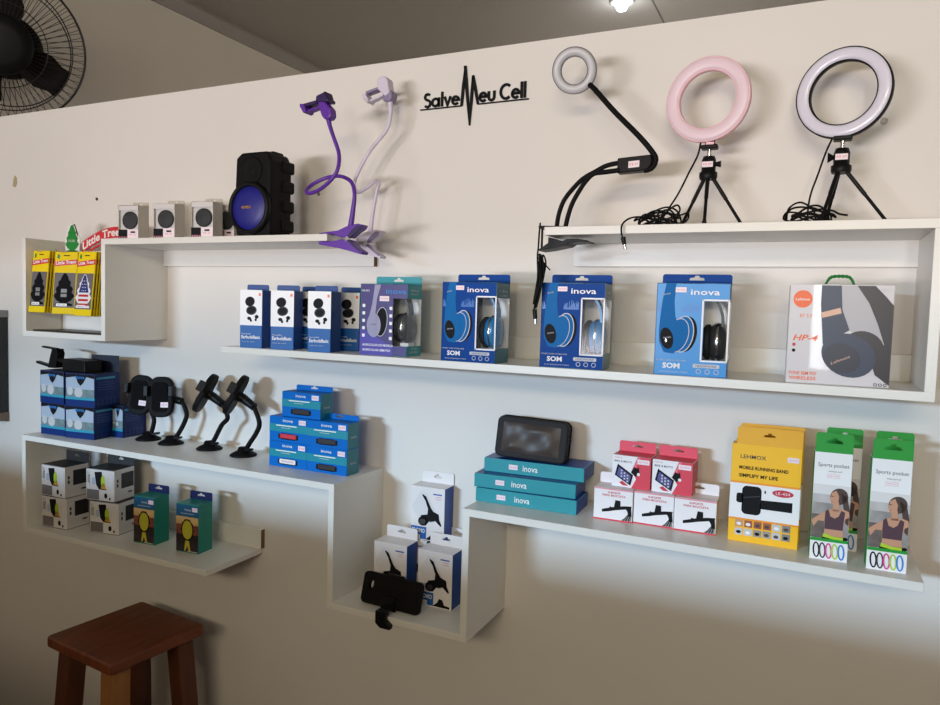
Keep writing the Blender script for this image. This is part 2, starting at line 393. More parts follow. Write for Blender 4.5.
def printed_headphone(f, mat, front, chrome=CHR, dark=INK):
    f.poly([(.13, 1), (.085, .82), (.06, .62), (.05, .48), (.06, .36), (.2, .30), (.33, .52), (.27, .64), (.25, .80), (.265, 1)], mat, 2)
    f.ell(.43, .45, .145, .255, dark, 3, -8); f.ell(.385, .45, .145, .26, mat, 4, -8); f.ring(.385, .45, .15, .265, .014, LGREY, 5, -8)
    f.ell(.315, .435, .15, .25, mat, 6, -14); f.ring(.315, .435, .15, .25, .01, LGREY, 7, -14)
    f.poly([(.05, .48), (.06, .36), (.13, .25), (.27, .235), (.37, .36), (.36, .5), (.3, .6), (.2, .62)], mat, 8)
    f.ell(.165, .40, .09, .155, dark, 9, 12); f.text('inova', .12, .395, .22, LGREY, .02, 10, 0, 0, .012)
    f.text('inova', .1, .865, .19, LGREY, .022, 9, 0, 0, .015)
def headphone_box(bl, yaw, w, d, h, label, body, sidem, tabm, printm, hp, group=None, purple=False):
    c = Carton('headphone_box', label, 'headphone box', bl, yaw, w, d, h, body, group, hollow=True)
    t = 0.0012; u1, v0, v1 = (.70, .14, .80) if purple else (.66, .18, .81)
    x1 = -w/2+u1*w; z0, z1 = v0*h, v1*h; X0, X1, Y0, Y1 = -w/2, w/2, -d/2, d/2
    mb = MB()
    mb.box(X0, x1, Y0, Y0+t, 0, h, body).box(x1, X1, Y0, Y0+t, 0, z0, body).box(x1, X1, Y0, Y0+t, z1, h, body)
    mb.box(X0, X1, Y1-t, Y1, 0, h, sidem, ms=dict(front=WHT)).box(X0, X0+t, Y0, Y1, 0, h, sidem, ms=dict(right=WHT))
    mb.box(X0, X1, Y0, Y1, 0, t, sidem, ms=dict(top=WHT)).box(X0, X1, Y0, Y1, h-t, h, sidem, ms=dict(bottom=WHT))
    mb.box(X1-t, X1, Y0, Y1, 0, z0, sidem, ms=dict(left=WHT)).box(X1-t, X1, Y0, Y1, z1, h, sidem, ms=dict(left=WHT))
    mb.build('carton_body', c.root)
    pn = MB(); pn.box(x1, X1-.0003, Y0+.0004, Y0+.0008, z0, z1, TRANS); pn.box(X1-.0008, X1-.0004, Y0+.0008, Y1-.0005, z0, z1, TRANS)
    pn.build('window_pane', c.root)
    c.tab(.0185, tabm, 0.02, 1.0, 'back', .22, .006)
    f = c.front(); sd = c.side()
    if purple:
        LIL = M('lilac print', (150, 146, 176), 0.45)
        f.poly([(0, .06), (0, .36), (.2, .32), (.45, .22), (.7, .12), (.7, 0), (0, 0)], M('violet print', (70, 58, 160), .4), 1)
        f.poly([(.31, .99), (.26, .72), (.2, .55), (.15, .42), (.17, .32), (.3, .3), (.4, .42), (.33, .6), (.36, .8), (.44, .99)], LIL, 2)
        f.ell(.46, .47, .12, .26, INK, 3, -6); f.ell(.3, .42, .15, .22, LIL, 4); f.ring(.46, .47, .13, .27, .012, LGREY, 4, -6)
        f.text('o RO', .22, .42, .36, INK, .02, 5)
        f.text('inova', .55, .865, .97, SKY, .065, 3, .01); f.text('HB-802', .03, .89, .2, WHT, .03, 3)
        f.text('AURICULAR DE MUSICA', .06, .125, .72, WHT, .032, 3, .02); f.text('AURICULAR SEM FIO', .06, .055, .66, WHT, .032, 3, .02)
        for k in range(5): f.rr(.05, .25+.105*k, .11, .295+.105*k, .0015, WHT, 3); f.rr(.63, .22+.105*k, .69, .265+.105*k, .0015, WHT, 3)
        sd.text('SERIE', .2, .9, .8, LGREY, .03, 2); sd.text('Style', .2, .85, .75, LGREY, .03, 2); sd.text('AUD', .3, .09, .75, LGREY, .03, 2); sd.text('LIVRE', .2, .04, .8, LGREY, .03, 2)
        c.sticker(.42, .76, .62, .83)
    else:
        printed_headphone(f, printm, body)
        rnd = random.Random(3)                        # faint skyline pattern
        for k in range(26):
            u = .36+.012*k if k < 20 else .02+.01*(k-20); hh = rnd.uniform(.02, .11); f.rect(u, .69, u+.007, .69+hh, M('skyline print', (58, 120, 200), .35), 1)
        f.text('inova', .47, .875, .86, WHT, .06, 4, .01)
        f.text('MUSIC COM O MELHOR', .03, .155, .44, LGREY, .017, 3); f.text('SOM', .12, .075, .36, WHT, .06, 3, .03); f.text('ALTA FIDELIDADE STEREO', .08, .03, .48, LGREY, .014, 3)
        f.rr(.54, .095, .90, .135, .002, LGREY, 3); f.text('HEADPHONE', .58, .102, .86, BLU2, .025, 4)
        for k in range(3): f.ring(.62+.12*k, .055, .035, .035, .008, LGREY, 3)
        sd.text('1.8m', .2, .88, .8, LGREY, .035, 2); sd.text('Cabo', .25, .83, .8, LGREY, .03, 2)
        f.frame(u1-.03, v0-.02, 1.0, v1+.02, .0028, WHT, 3)
        c.sticker(.26, .90, .41, .955)
    c.done(); return c
HB1 = M('glossy blue print', (0, 62, 140), 0.5, spec=.12); HB3 = M('glossy blue print with reflection', (20, 136, 208), 0.3, coat=0.2)  # HB3 is the blue print brightened, with its reflection put into the colour
HPB = M('printed blue headphone', (6, 100, 166), 0.5, spec=.12); SIDEB = M('teal box side', (8, 96, 110), 0.3); PURP = M('purple card', (58, 44, 112), 0.35)
gH = 'blue headphone window boxes on the middle shelf'
hp1 = headphone_box((-0.774, -0.196, zF), -1, .120, .063, .158, 'blue headphone window box, leftmost of the three blue ones, clear of the hanging cable', HB1, SIDEB, HB1, HPB, None, gH)
hp2 = headphone_box((-0.563, -0.196, zF), 4, .120, .063, .159, 'blue headphone window box standing under the gooseneck clip and hanging cable', HB1, SIDEB, HB1, HPB, None, gH)
hp3 = headphone_box((-0.350, -0.192, zF), 4, .122, .055, .161, 'glossy blue headphone window box with its bright reflection put into the colour, next to the white headphone box', HB3, M('dark blue box side', (10, 40, 96), .3), HB1, HPB, None, gH)
hp0 = headphone_box((-0.990, -0.167, zF), 0.5, .118, .060, .153, 'purple and teal headphone box beside the earbuds boxes', PURP, TEAL, TEAL, None, None, None, True)
HBL = M('blue headphone plastic', (14, 118, 178), 0.25, coat=.3); HGR = M('graphite headphone plastic', (66, 66, 70), 0.3); HDK = M('dark headphone plastic', (40, 38, 40), 0.3)
for cc, lb, m in ((hp1, 'blue headphones seen through the window of the leftmost blue box', HBL), (hp2, 'blue headphones inside the window box below the gooseneck clip', HBL),
                  (hp3, 'dark headphones behind the shiny window of the brightened blue box', HDK), (hp0, 'grey headphones showing in the window of the purple box', HGR)):
    l = cc.root.location; headphones(lb, (l.x+.0005, l.y-.003, l.z+.0102), math.degrees(cc.root.rotation_euler.z), m, BLK2)

# ---- white headphone box with green handle
c = Carton('headphone_box', 'large shiny white headphone box with orange disc and green rope handle', 'headphone box', (-0.136, -0.181, zF), 3.5, .150, .070, .162,
           M('glossy silver white card', (206, 200, 202), 0.36, coat=.25))
f = c.front(); NV = M('printed navy headphone', (38, 50, 74), .36); NV2 = M('printed dark navy', (26, 30, 50), .35); BRN = M('printed dark headband', (36, 28, 36), .35); ROSE = M('printed rose gold', (214, 168, 142), .35)
GP = M('printed pale grey', (176, 172, 176), .35)
f.poly([(.50, .99), (.52, .75), (.6, .55), (.84, .40), (.92, .44), (.86, .62), (.77, .82), (.65, .99)], GP, 1)
f.poly([(.65, .99), (.77, .82), (.86, .62), (.93, .42), (.8, .3), (.86, .12), (1, .02), (1, .80), (.93, .88), (.82, .99)], BRN, 2)
f.poly([(.31, .99), (.31, .8), (.33, .6), (.35, .4), (.6, .55), (.52, .75), (.50, .99)], NV, 3)
f.poly([(.32, .72), (.50, .77), (.515, .715), (.33, .665)], ROSE, 4)
f.ell(.73, .36, .21, .20, BRN, 3, -30); f.ell(.60, .30, .27, .225, NV, 5, -28); f.ell(.54, .27, .185, .155, NV2, 6, -24)
f.text('Lehmox', .44, .2, .62, ROSE, .03, 7, 0, 0, .08)
f.ell(.13, .85, .095, .095, ORG, 2); f.text('Lehmox', .06, .835, .2, WHT, .028, 3, .01); f.text('BT 5.0', .11, .665, .23, ORG, .035, 2, 0)
f.text('HP-4', .05, .43, .30, ORG, .062, 2, .02, .25); f.rect(.05, .375, .08, .405, REDP, 2); f.ell(.065, .33, .018, .018, INK, 2)
f.text('FONE SEM FIO', .03, .085, .30, ORG, .035, 2, .02); f.text('WIRELESS', .03, .035, .30, ORG, .035, 2, .02)
for k in range(3): f.ring(.87+.045*k, .025, .017, .017, .006, INK, 4)
f.text('HEADSET', .88, .94, .97, LGREY, .018, 4)
c.done()
RP = M('green rope', (20, 120, 44), 0.8)
hm = MB(); hpts = [(-.022, 0, .158), (-.019, 0, .168), (-.013, 0, .1755), (.0, 0, .177), (.013, 0, .1755), (.019, 0, .168), (.022, 0, .158)]
for ph in (0, PI):
    P, _ = spline([Vector(p) for p in hpts], [0]*7, 8, False)
    hm.tube([p+Vector((0, .0014*math.cos(ph+i*.9), .0014*math.sin(ph+i*.9))) for i, p in enumerate(P)], .0017, RP, 6)
hm.build('rope_handle', c.root)

# ---- blue car mount boxes
def car_box(bl, yaw, label, gr='dark blue car mount boxes', w=.100, d=.092):
    h = .0915
    DB = M('dark blue card', (14, 36, 92), .4, spec=.3)
    c = Carton('car_mount_box', label, 'box', bl, yaw, w, d, h, DB, gr, dict(top=M('black card top', (22, 24, 34), .5)))
    f = c.front(); f.rect(.02, .26, .98, .97, M('printed windscreen sky', (168, 182, 200), .4), 1)
    f.poly([(.02, .97), (.98, .97), (.98, .85), (.72, .9), (.62, .72), (.52, .62), (.42, .72), (.36, .9), (.02, .85)], INK, 2)
    f.rect(.02, .28, .98, .52, M('printed dashboard', (124, 146, 150), .4, noise=.4, nscale=60), 2); f.ell(.45, .42, .14, .14, LGREY, 3); f.ell(.16, .45, .10, .12, LGREY, 3)
    f.rect(.0, .2, 1, .28, M('aqua print', (44, 150, 176), .4), 3); f.rect(.0, .0, 1, .2, M('blue print band', (8, 44, 108), .5, spec=.2), 1); f.text('inova', .35, .83, .66, SKY, .1, 4, .02)
    s_ = c.side(); s_.rect(.06, .83, .8, .89, M('aqua print 2', (52, 142, 172), .4), 1)
    for k in range(4): s_.rect(.1, .72-.07*k, .75, .735-.07*k, M('pale blue print', (48, 74, 140), .4), 1)
    for k in range(5): s_.ring(.14+.16*k, .22, .05, .05, .012, M('pale blue print', (48, 74, 140), .4), 1); s_.ring(.14+.16*k, .09, .05, .05, .012, M('pale blue print', (48, 74, 140), .4), 1)
    c.done(); return c
hb = .0917
cb = car_box((-2.083, -.158, zB), 2, 'blue car mount box at the far left, bottom of its stack')
gl = [((-1.972, -.161, zB), 8, 'blue car mount box, bottom of the second stack, under the one with a raised flap'),
      ((-2.078, -.163, zB+hb), 1, 'blue car mount box, top of the far left stack, under the black clamp'),
      ((-1.963, -.167, zB+hb), 9, 'blue car mount box, top of the second stack from the left')]
for bl, yw, lb in gl: dup(cb.root, base(bl, yw, .1, .092), yw, lb)
car_box((-1.878, -.0850, zB), 2, 'slim blue car mount box at the back, right of the stacks, beside the phone holders', w=.040, d=.080)
# its flap and the flap over the second stack
# (each a flap part of its own box)
roots = [o for o in C.objects if o.name.startswith('car_mount_box') and o.type == 'EMPTY']
for r_ in roots:
    if 'top of the second' in r_['label'] or 'at the back' in r_['label']:
        hgt = .046 if 'second' in r_['label'] else .030
        hw, yb = (.048, .044) if 'second' in r_['label'] else (.019, .038)
        mb = MB().box(-hw, hw, yb, yb+.0015, .0905, .0915+hgt, M('dark navy flap', (14, 17, 40), .45)); mb.build('hang_tab', r_)

# black clamp lying on the boxes
t = thing('phone_clamp', 'black phone clamp with two arms lying on the blue car mount boxes', 'phone holder', (-2.0, -.11, zB+2*hb))
def rel(mb, nm, par, root): o = mb.build(nm, par); o.matrix_parent_inverse = Matrix.Translation(root.location).inverted(); return o
o = MB().prism([(-2.008, zB+2*hb), (-1.912, zB+2*hb), (-1.912, 1.287), (-1.96, 1.291), (-2.008, 1.291)], -.146, -.092, BLK).build('base_block', t, .003); o.matrix_parent_inverse = Matrix.Translation(t.location).inverted()
rel(MB().tube([(-2.004, -.112, 1.276), (-2.070, -.110, 1.282)], .0075, BLK, 10), 'ball_joint', t, t)
rel(MB().prism([(-2.110, 1.2575), (-2.076, 1.2575), (-2.066, 1.30), (-2.072, 1.314), (-2.092, 1.312), (-2.104, 1.28)], -.118, -.096, BLK2), 'cradle', t, t)
rel(MB().prism([(-2.145, 1.3145), (-2.083, 1.310), (-2.083, 1.315), (-2.145, 1.319)], -.113, -.101, BLK), 'grip_arm', t, t)
rel(MB().prism([(-2.172, 1.267), (-2.112, 1.2575), (-2.108, 1.264), (-2.171, 1.2735)], -.113, -.101, BLK), 'grip_arm', t, t)

# ---- phone holders on bendy necks
def phone_holder(label, basep, neck, cpos, rot, lever):
    t = thing('phone_holder', label, 'phone holder', basep, 0, 'black phone holders with bendy necks')
    B = Vector(basep); loc = lambda p: Vector(p)-B
    MB().lathe([(.033, 0), (.034, .003), (.027, .008), (.016, .013), (.012, .022), (.0, .0225)], BLK2, 24).build('suction_base', t)
    MB().box(-.034, -.002, -.007, .007, .012, .018, BLK, X=Matrix.Rotation(R(lever), 4, 'Z') @ Matrix.Rotation(R(8), 4, 'Y')).build('lever', t, .001)
    np_ = [Vector((0.006, 0, .012))]+[loc(p) for p in neck]
    MB().tube(np_, [.0062]*(len(np_)-1)+[.0055], BLK2, 10, sub=6).build('neck', t)
    Rm = Matrix.Translation(loc(cpos)) @ rot.to_4x4()
    MB().tube([np_[-1], Rm @ Vector((0, .022, 0)), Rm @ Vector((0, .008, 0))], [.010, .012, .014], BLK, 12).build('ball_joint', t)
    w, h = .036, .055
    o = MB().prism(rrect(-w, w, -h, h, .030, 8), -.006, .008, BLK2, smooth=False).build('cradle', t, .003); o.matrix_local = Rm
    MB().prism(rrect(-.022, .022, -.040, .040, .012), -.0085, -.006, M('black pad', (15, 14, 15), .7, spec=.06)).build('grip_pad', o)
    for s_ in (-1, 1):
        a = MB().box(s_*w-.006, s_*w+.006, -.018, .002, .002, .030, BLK).build('grip_arm', t, .0015); a.matrix_local = Rm
    mb = MB(); F = Face(mb, (.004, -.0087, -.028), (1, 0, 0), (0, 0, 1), .022, .014); F.rect(0, 0, 1, 1, STK, 1); F.text('R$ 39', .15, .3, .85, PNK, .4, 2)
    k = mb.build('price_sticker', t); k.matrix_local = Rm
    return t
def orient(nrm, roll):
    n = Vector(nrm).normalized()                     # local -y looks along n
    y = -n; x = y.cross(Vector((0, 0, 1))).normalized(); z = x.cross(y)
    m = Matrix((x, y, z)).transposed()
    return m @ Matrix.Rotation(R(roll), 3, 'Y')
phone_holder('black phone holder beside the blue car mount boxes, leftmost of the four', (-1.765, -.060, zB), [(-1.752, -.058, 1.10), (-1.748, -.055, 1.128), (-1.757, -.055, 1.15), (-1.763, -.062, 1.185)], (-1.772, -.080, 1.200), orient((.25, -1, .12), 4), 200)
phone_holder('black phone holder with a round cradle, second from the left', (-1.668, -.068, zB), [(-1.648, -.062, 1.10), (-1.630, -.056, 1.135), (-1.625, -.054, 1.16), (-1.640, -.056, 1.19)], (-1.683, -.088, 1.202), orient((.3, -1, .1), -2), 190)
phone_holder('black phone holder turned edge-on, third from the left', (-1.530, -.065, zB), [(-1.512, -.062, 1.105), (-1.492, -.060, 1.140), (-1.472, -.060, 1.162), (-1.490, -.060, 1.196)], (-1.545, -.066, 1.222), orient((-.80, -.42, .45), -6), 170)
phone_holder('black phone holder turned edge-on, nearest the stacked inova boxes', (-1.400, -.078, zB), [(-1.383, -.075, 1.105), (-1.362, -.073, 1.135), (-1.353, -.073, 1.162), (-1.370, -.074, 1.200)], (-1.424, -.082, 1.228), orient((-.80, -.42, .45), -6), 170)

# ---- blue accessory boxes
def adapter_box(bl, yaw, label, stick, h=.0605, tab=True):
    w, d = .1135, .048
    c = Carton('adapter_box', label, 'box', bl, yaw, w, d, h, M('cobalt card', (0, 104, 190), .5, spec=.15), 'bright blue adapter boxes', dict(right=M('sea green card', (14, 112, 126), .4)))
    f = c.front(); f.rect(0, .40, 1, .70, M('sea green print', (18, 138, 156), .4), 1)
    f.text('inova', .36, .80, .62, WHT, .11, 2, .01); f.rect(.18, .625, .72, .665, WHT, 2); f.rect(.32, .545, .56, .565, LGREY, 2)
    f.rr(.24, .12, .76, .32, .002, INK, 2); f.rr(.30, .10, .70, .35, .003, INK if stick == 'black' else INK, 2)
    f.rr(.285, .145, .71, .325, .003, dict(red=REDP, white=WHT, black=M('printed charcoal', (44, 38, 42), .4))[stick], 3)
    if stick != 'black': f.rr(.33, .19, .67, .28, .002, dict(red=RED, white=M('pale pink print', (222, 196, 200), .4))[stick], 4)
    s_ = c.side(); s_.text('inova', .3, .4, .75, LGREY, .1, 1)
    c.sticker(.78, .74, .96, .93)
    if tab: c.tab(.013, MATS['cobalt card'], .05, 1.0, 'back', .2, .005)
    c.done(); return c
ah = .0610
a1 = adapter_box((-1.275, -.125, zB), 0, 'bright blue adapter box with a white device pictured, bottom left of the pile', 'white', tab=False)
a2 = adapter_box((-1.161, -.125, zB), 0, 'bright blue adapter box with a black device pictured, bottom right of the pile', 'black', tab=False)
a3 = adapter_box((-1.2755, -.124, zB+.0605), .5, 'bright blue adapter box with a red device pictured, middle row left', 'red')
a4 = adapter_box((-1.161, -.127, zB+.0605), 2, 'bright blue adapter box with a black device pictured, middle row right', 'black')
a5 = adapter_box((-1.247, -.1135, zB+.121), .5, 'bright blue adapter box on its own at the top of the pile', 'black')

# ---- lower left: white light boxes and teal boxes
def lamp_box(bl, yaw, label, tab):
    w, d, h = .098, .074, .089
    c = Carton('gadget_box', label, 'box', bl, yaw, w, d, h, M('dull white card', (214, 208, 206), .45), 'white gadget boxes with black tops', dict(top=M('black lid card', (34, 31, 33), .5), back=M('black lid card', (34, 31, 33), .5)))
    f = c.front(); f.rect(.02, .03, .46, .34, M('printed halftone', (110, 104, 104), .5), 1); f.text('Bike Light', .05, .42, .14, INK, .5, 1)
    f.poly([(.3, .9), (.56, .93), (.6, .55), (.74, .36), (.46, .36), (.36, .5)], INK, 2); f.ell(.60, .62, .07, .17, LIME, 3); f.poly([(.52, .40), (.72, .38), (.66, .56), (.58, .56)], GOLD, 3)
    f.rect(.2, .5, .32, .72, M('printed pale blue', (170, 182, 204), .5), 1); f.ring(.86, .62, .12, .24, .012, LGREY, 2); f.ell(.70, .18, .055, .075, INK, 2); f.ell(.84, .10, .03, .04, INK, 2)
    f.rect(0, 0, 1, .015, INK, 3); f.rect(0, .985, 1, 1, INK, 3)
    s_ = c.side(); s_.rect(.34, .38, .96, .86, M('printed dark photo', (40, 34, 38), .5, noise=.6, nscale=90), 1); s_.rect(.12, .45, .2, .56, DKG, 1); s_.rect(.12, .6, .2, .7, DKG, 1)
    for k in range(3): s_.rect(.1, .26-.06*k, .9, .275-.06*k, LGREY, 1)
    s_.ell(.78, .22, .12, .03, INK, 2); s_.rect(0, .0, 1, .015, INK, 2)
    if tab: c.tab(.030, M('black lid card', (34, 31, 33), .5), .05, 1.0, 'back', .2, .006)
    c.done(); return c
lamp_box((-2.062, -.170, zE), 3.5, 'white gadget box with black lid, far left stack, bottom one', False)
lamp_box((-2.064, -.170, zE+.0895), 1, 'white gadget box with black lid and raised tab, far left stack, top one', True)
lamp_box((-1.900, -.140, zE), 9, 'white gadget box with black lid, stack beside the teal boxes, bottom one', False)
lamp_box((-1.918, -.138, zE+.0895), 8, 'white gadget box with black lid and raised tab, stack beside the teal boxes, top one', True)
def teal_box(bl, yaw, label):
    w, d, h = .072, .052, .128
    c = Carton('teal_box', label, 'box', bl, yaw, w, d, h, TEAL2, 'teal boxes on the lower left shelf')
    c.tab(.022, NAVY, 0, 1, 'back', .35, .006)
    f = c.front(); f.rect(0, .74, 1, .98, M('petrol blue print', (24, 84, 120), .4), 1); f.text('inova', .38, .86, .66, LGREY, .05, 2, .01); f.rect(.2, .80, .8, .81, LGREY, 2)
    f.rect(0, .58, .98, .74, M('printed sunset', (226, 186, 120), .4, noise=.3, nscale=40), 1); f.rect(0, .38, .98, .58, M('printed dusk', (150, 84, 70), .4, noise=.5, nscale=40), 1); f.rect(0, .02, .98, .38, M('printed night ground', (48, 34, 42), .4, noise=.5, nscale=40), 1)
    f.ell(.5, .47, .27, .40, INK, 2); f.ell(.5, .47, .225, .345, M('printed olive yellow', (190, 182, 52), .4), 3)
    for k in range(10): f.ell(.5+.25*math.cos(k*PI/5), .47+.25*1.45*.5625*math.sin(k*PI/5), .05, .05, INK, 2)
    f.poly([(.36, .02), (.42, .25), (.58, .25), (.66, .02), (.56, .06), (.5, .15), (.44, .06)], MATS['printed olive yellow'], 3)
    f.rect(.5, .025, .95, .04, LGREY, 3); c.sticker(.72, .86, .96, .945); c.done(); return c
teal_box((-1.725, -.140, zE), 4.5, 'teal box with a yellow rosette picture, beside the white gadget boxes')
teal_box((-1.574, -.134, zE), 5.5, 'teal box with a yellow rosette picture, the one nearer the end of the low shelf')
bm_ = MB().box(-.012, .012, -.01, .01, 0, .022, BLK).build('charger_block', None, .002, loc=(-1.772, -.035, zE))
bm_['label'] = 'small black block behind the teal box and the white gadget boxes'; bm_['category'] = 'block'

# ---- centre box: white clip boxes, phone case
def clip_box(bl, yaw, label, tab=True):
    w, d, h = .086, .048, .124
    c = Carton('clip_box', label, 'box', bl, yaw, w, d, h, M('soft white card', (234, 228, 228), .45), 'white phone clip boxes in the low box shelf', dict(right=M('royal blue card', (16, 72, 150), .4)))
    f = c.front(); f.poly([(.04, .62), (.3, .92), (.48, .88), (.78, .5), (.72, .35), (.3, .3)], M('faint grey print', (224, 220, 222), .45), 1)
    f.poly([(.36, .86), (.46, .82), (.60, .63), (.68, .56), (.84, .52), (.86, .42), (.93, .32), (.9, .30), (.74, .39), (.66, .37), (.58, .36), (.5, .46), (.52, .6), (.44, .74), (.34, .84)], INK, 3)
    f.ell(.38, .36, .15, .13, INK, 2, 20); f.poly([(.3, .46), (.55, .50), (.60, .40), (.45, .27)], INK, 2); f.ell(.36, .345, .10, .075, DKG, 4, 20)
    f.rect(.66, .87, .92, .895, M('printed blue line', (64, 96, 170), .4), 2); f.rect(.74, .83, .9, .84, PNK, 2); f.rect(.74, .79, .9, .80, PNK, 2)
    f.rect(.02, .10, .48, .25, M('royal blue print', (24, 92, 172), .4), 2); f.text('PROMO', .05, .135, .44, WHT, .08, 3, .02); f.rect(.30, .02, .48, .10, M('royal blue print', (24, 92, 172), .4), 2)
    f.poly([(.46, .02), (.95, .02), (.95, .06), (.8, .07), (.74, .16), (.64, .17), (.6, .1)], INK, 2)
    if tab: c.tab(.027, MATS['soft white card'], .05, 1.0, 'back', .25, .006)
    c.done(); return c
clip_box((-0.864, -.108, zC), -.5, 'white phone clip box in front on the right of the low box shelf')
clip_box((-0.978, -.110, zC), 0, 'white phone clip box in front on the left, behind the black phone case')
clip_box((-0.958, -.0545, zC), 0, 'white phone clip box hidden at the back, carrying the topmost clip box', False)
clip_box((-0.862, -.0545, zC), 0, 'white phone clip box at the back on the right of the low box shelf', True)
clip_box((-0.9170, -.0535, zC+.1245), 2, 'white phone clip box standing on top of the others')
t = thing('phone_case', 'black phone case with belt clip leaning on the white clip boxes', 'phone case', (-.9, -.165, zC))
Xc = Matrix.Rotation(R(-14), 4, 'X') @ Matrix.Rotation(R(1.0), 4, 'Y')
o = sheet(rrect(-.074, .074, .0015, .069, .010, 5), [ellipse(-.052, .043, .006, .010, -15, 14)], -.005, .010, BLK2).build('case_shell', t); o.matrix_local = Xc
MB().prism(rrect(-.020, .024, .066, .073, .003), -.003, .004, BLK).build('top_latch', o)
o2 = MB().prism([(-.018, .028), (.014, .028), (.014, .012), (.008, .004), (.022, -.0005), (.020, -.0012), (-.010, .0005), (-.020, .006)], -.013, -.005, BLK).build('clip_plate', o)
t2 = MB().prism([(-.006, .014), (.022, .014), (.019, -.004), (.033, -.014), (.031, -.022), (.006, -.022), (-.006, -.013)], -.049, -.037, BLK).box(-.004, .020, -.040, -.008, .010, .0155, BLK).build('belt_hook', t, .002)

# ---- teal flat boxes with pouch
def flat_box(bl, yaw, label, stu, txu):
    w, d, h = .216, .085, .0285
    c = Carton('flat_box', label, 'box', bl, yaw, w, d, h, TEAL, 'flat teal boxes under the black pouch', dict(right=M('deep blue side', (14, 66, 140), .4), top=M('deep blue side', (14, 66, 140), .4)))
    f = c.front(); f.text('inova', txu, .28, txu+.15, WHT, .42, 2, .01); c.sticker(stu, .32, stu+.09, .68)
    MB().prism([(-w/2-.020, .010), (-w/2+.001, .006), (-w/2+.001, .022)], .01, .05, MATS['deep blue side']).build('side_flap', c.root)
    c.done(); return c
flat_box((-0.716, -.134, zD), 1.5, 'flat teal box at the bottom of the stack of three', .22, .40)
flat_box((-0.722, -.130, zD+.0287), 3.5, 'flat teal box in the middle of the stack of three', .22, .38)
flat_box((-0.714, -.100, zD+.0574), 2.5, 'flat teal box on top of the stack, under the black pouch', .26, .40)
t = thing('phone_pouch', 'black zipped phone pouch with clear window standing on the flat teal boxes', 'pouch', (-.619, -.078, zD+.0862), 4)
X = Matrix.Rotation(R(-9), 4, 'X') @ Matrix.Rotation(R(2.0), 4, 'Y')
FAB = M('black fabric', (26, 23, 25), .75, noise=.3, nscale=300)
o = MB().prism(rrect(-.077, .077, .001, .087, .013, 6), -.012, .010, FAB).build('pouch_body', t, .004, 3); o.matrix_local = X
o = MB().tube([(x, .0105, z) for x, z in rrect(-.0775, .0775, .0015, .0875, .013, 5)], .0022, BLK2, 6, True).build('zip', t); o.matrix_local = X
mb = MB(); n, mz = 30, 14
WIN = M('smoky window film', (70, 60, 56), .4, spec=.25)
vs = []
for j in range(mz+1):
    for i in range(n+1):
        u, v = i/n, j/mz; x = -.062+.124*u; z = .013+.061*v
        edge = min(u, 1-u, v, 1-v); k = min(1, edge*6)
        vs.append((x, -.0128-k*(.0022*math.sin(7*u+4*v)+.0010*math.sin(11*u-7*v+1)+.0042), z))
mb.add(vs, [(j*(n+1)+i, j*(n+1)+i+1, (j+1)*(n+1)+i+1, (j+1)*(n+1)+i) for j in range(mz) for i in range(n)], WIN, True)
o = mb.build('window', t); o.matrix_local = X
o = MB().tube([(.078, -.004, .06), (.083, -.006, .052), (.081, -.008, .045)], .0013, BLK, 6, sub=3).tube([(.077, -.004, .02), (.083, -.008, .014), (.082, -.01, .008)], .0013, BLK, 6, sub=3).build('zip_pull', t); o.matrix_local = X

# ---- red and white phone holder boxes
def bike_box(bl, yaw, label):
    w, d, h = .0745, .050, .062
    c = Carton('bike_holder_box', label, 'box', bl, yaw, w, d, h, M('clean white card', (236, 230, 232), .45), 'white bike holder boxes with a red base line')
    f = c.front(); f.rect(0, 0, 1, .045, RED, 1); f.rect(0, .955, 1, 1, M('pale red edge', (226, 150, 160), .5), 1)
    f.text('SUPORTE', .36, .845, .68, REDP, .065, 2, .02); f.text('PARA BICICLETA', .22, .755, .82, REDP, .065, 2, .02)
    f.poly([(.22, .24), (.42, .29), (.56, .34), (.97, .44), (.98, .52), (.78, .50), (.56, .45), (.22, .33)], INK, 2); f.poly([(.52, .36), (.70, .40), (.69, .65), (.56, .66)], INK, 3); f.poly([(.4, .36), (.5, .38), (.5, .42), (.42, .44)], INK, 3)
    f.poly([(.80, .47), (.97, .45), (.99, .2), (.90, .2), (.88, .34)], INK, 3); f.poly([(.72, .05), (.98, .05), (.98, .25), (.92, .28), (.84, .16)], GREY, 2)
    for k in range(3): f.poly([(.76+.07*k, .05), (.79+.07*k, .05), (.9+.03*k, .25), (.88+.03*k, .25)], INK, 3)
    c.tab(.021, MATS['clean white card'], 0, .98, 'back', .3, .005); c.done(); return c
bike_box((-0.466, -.127, zD), 2, 'white bike holder box, left of the bottom row, next to the flat teal boxes')
bike_box((-0.3905, -.119, zD), 0, 'white bike holder box, middle of the bottom row')
bike_box((-0.3145, -.122, zD), 1, 'white bike holder box, right of the bottom row, next to the yellow box')
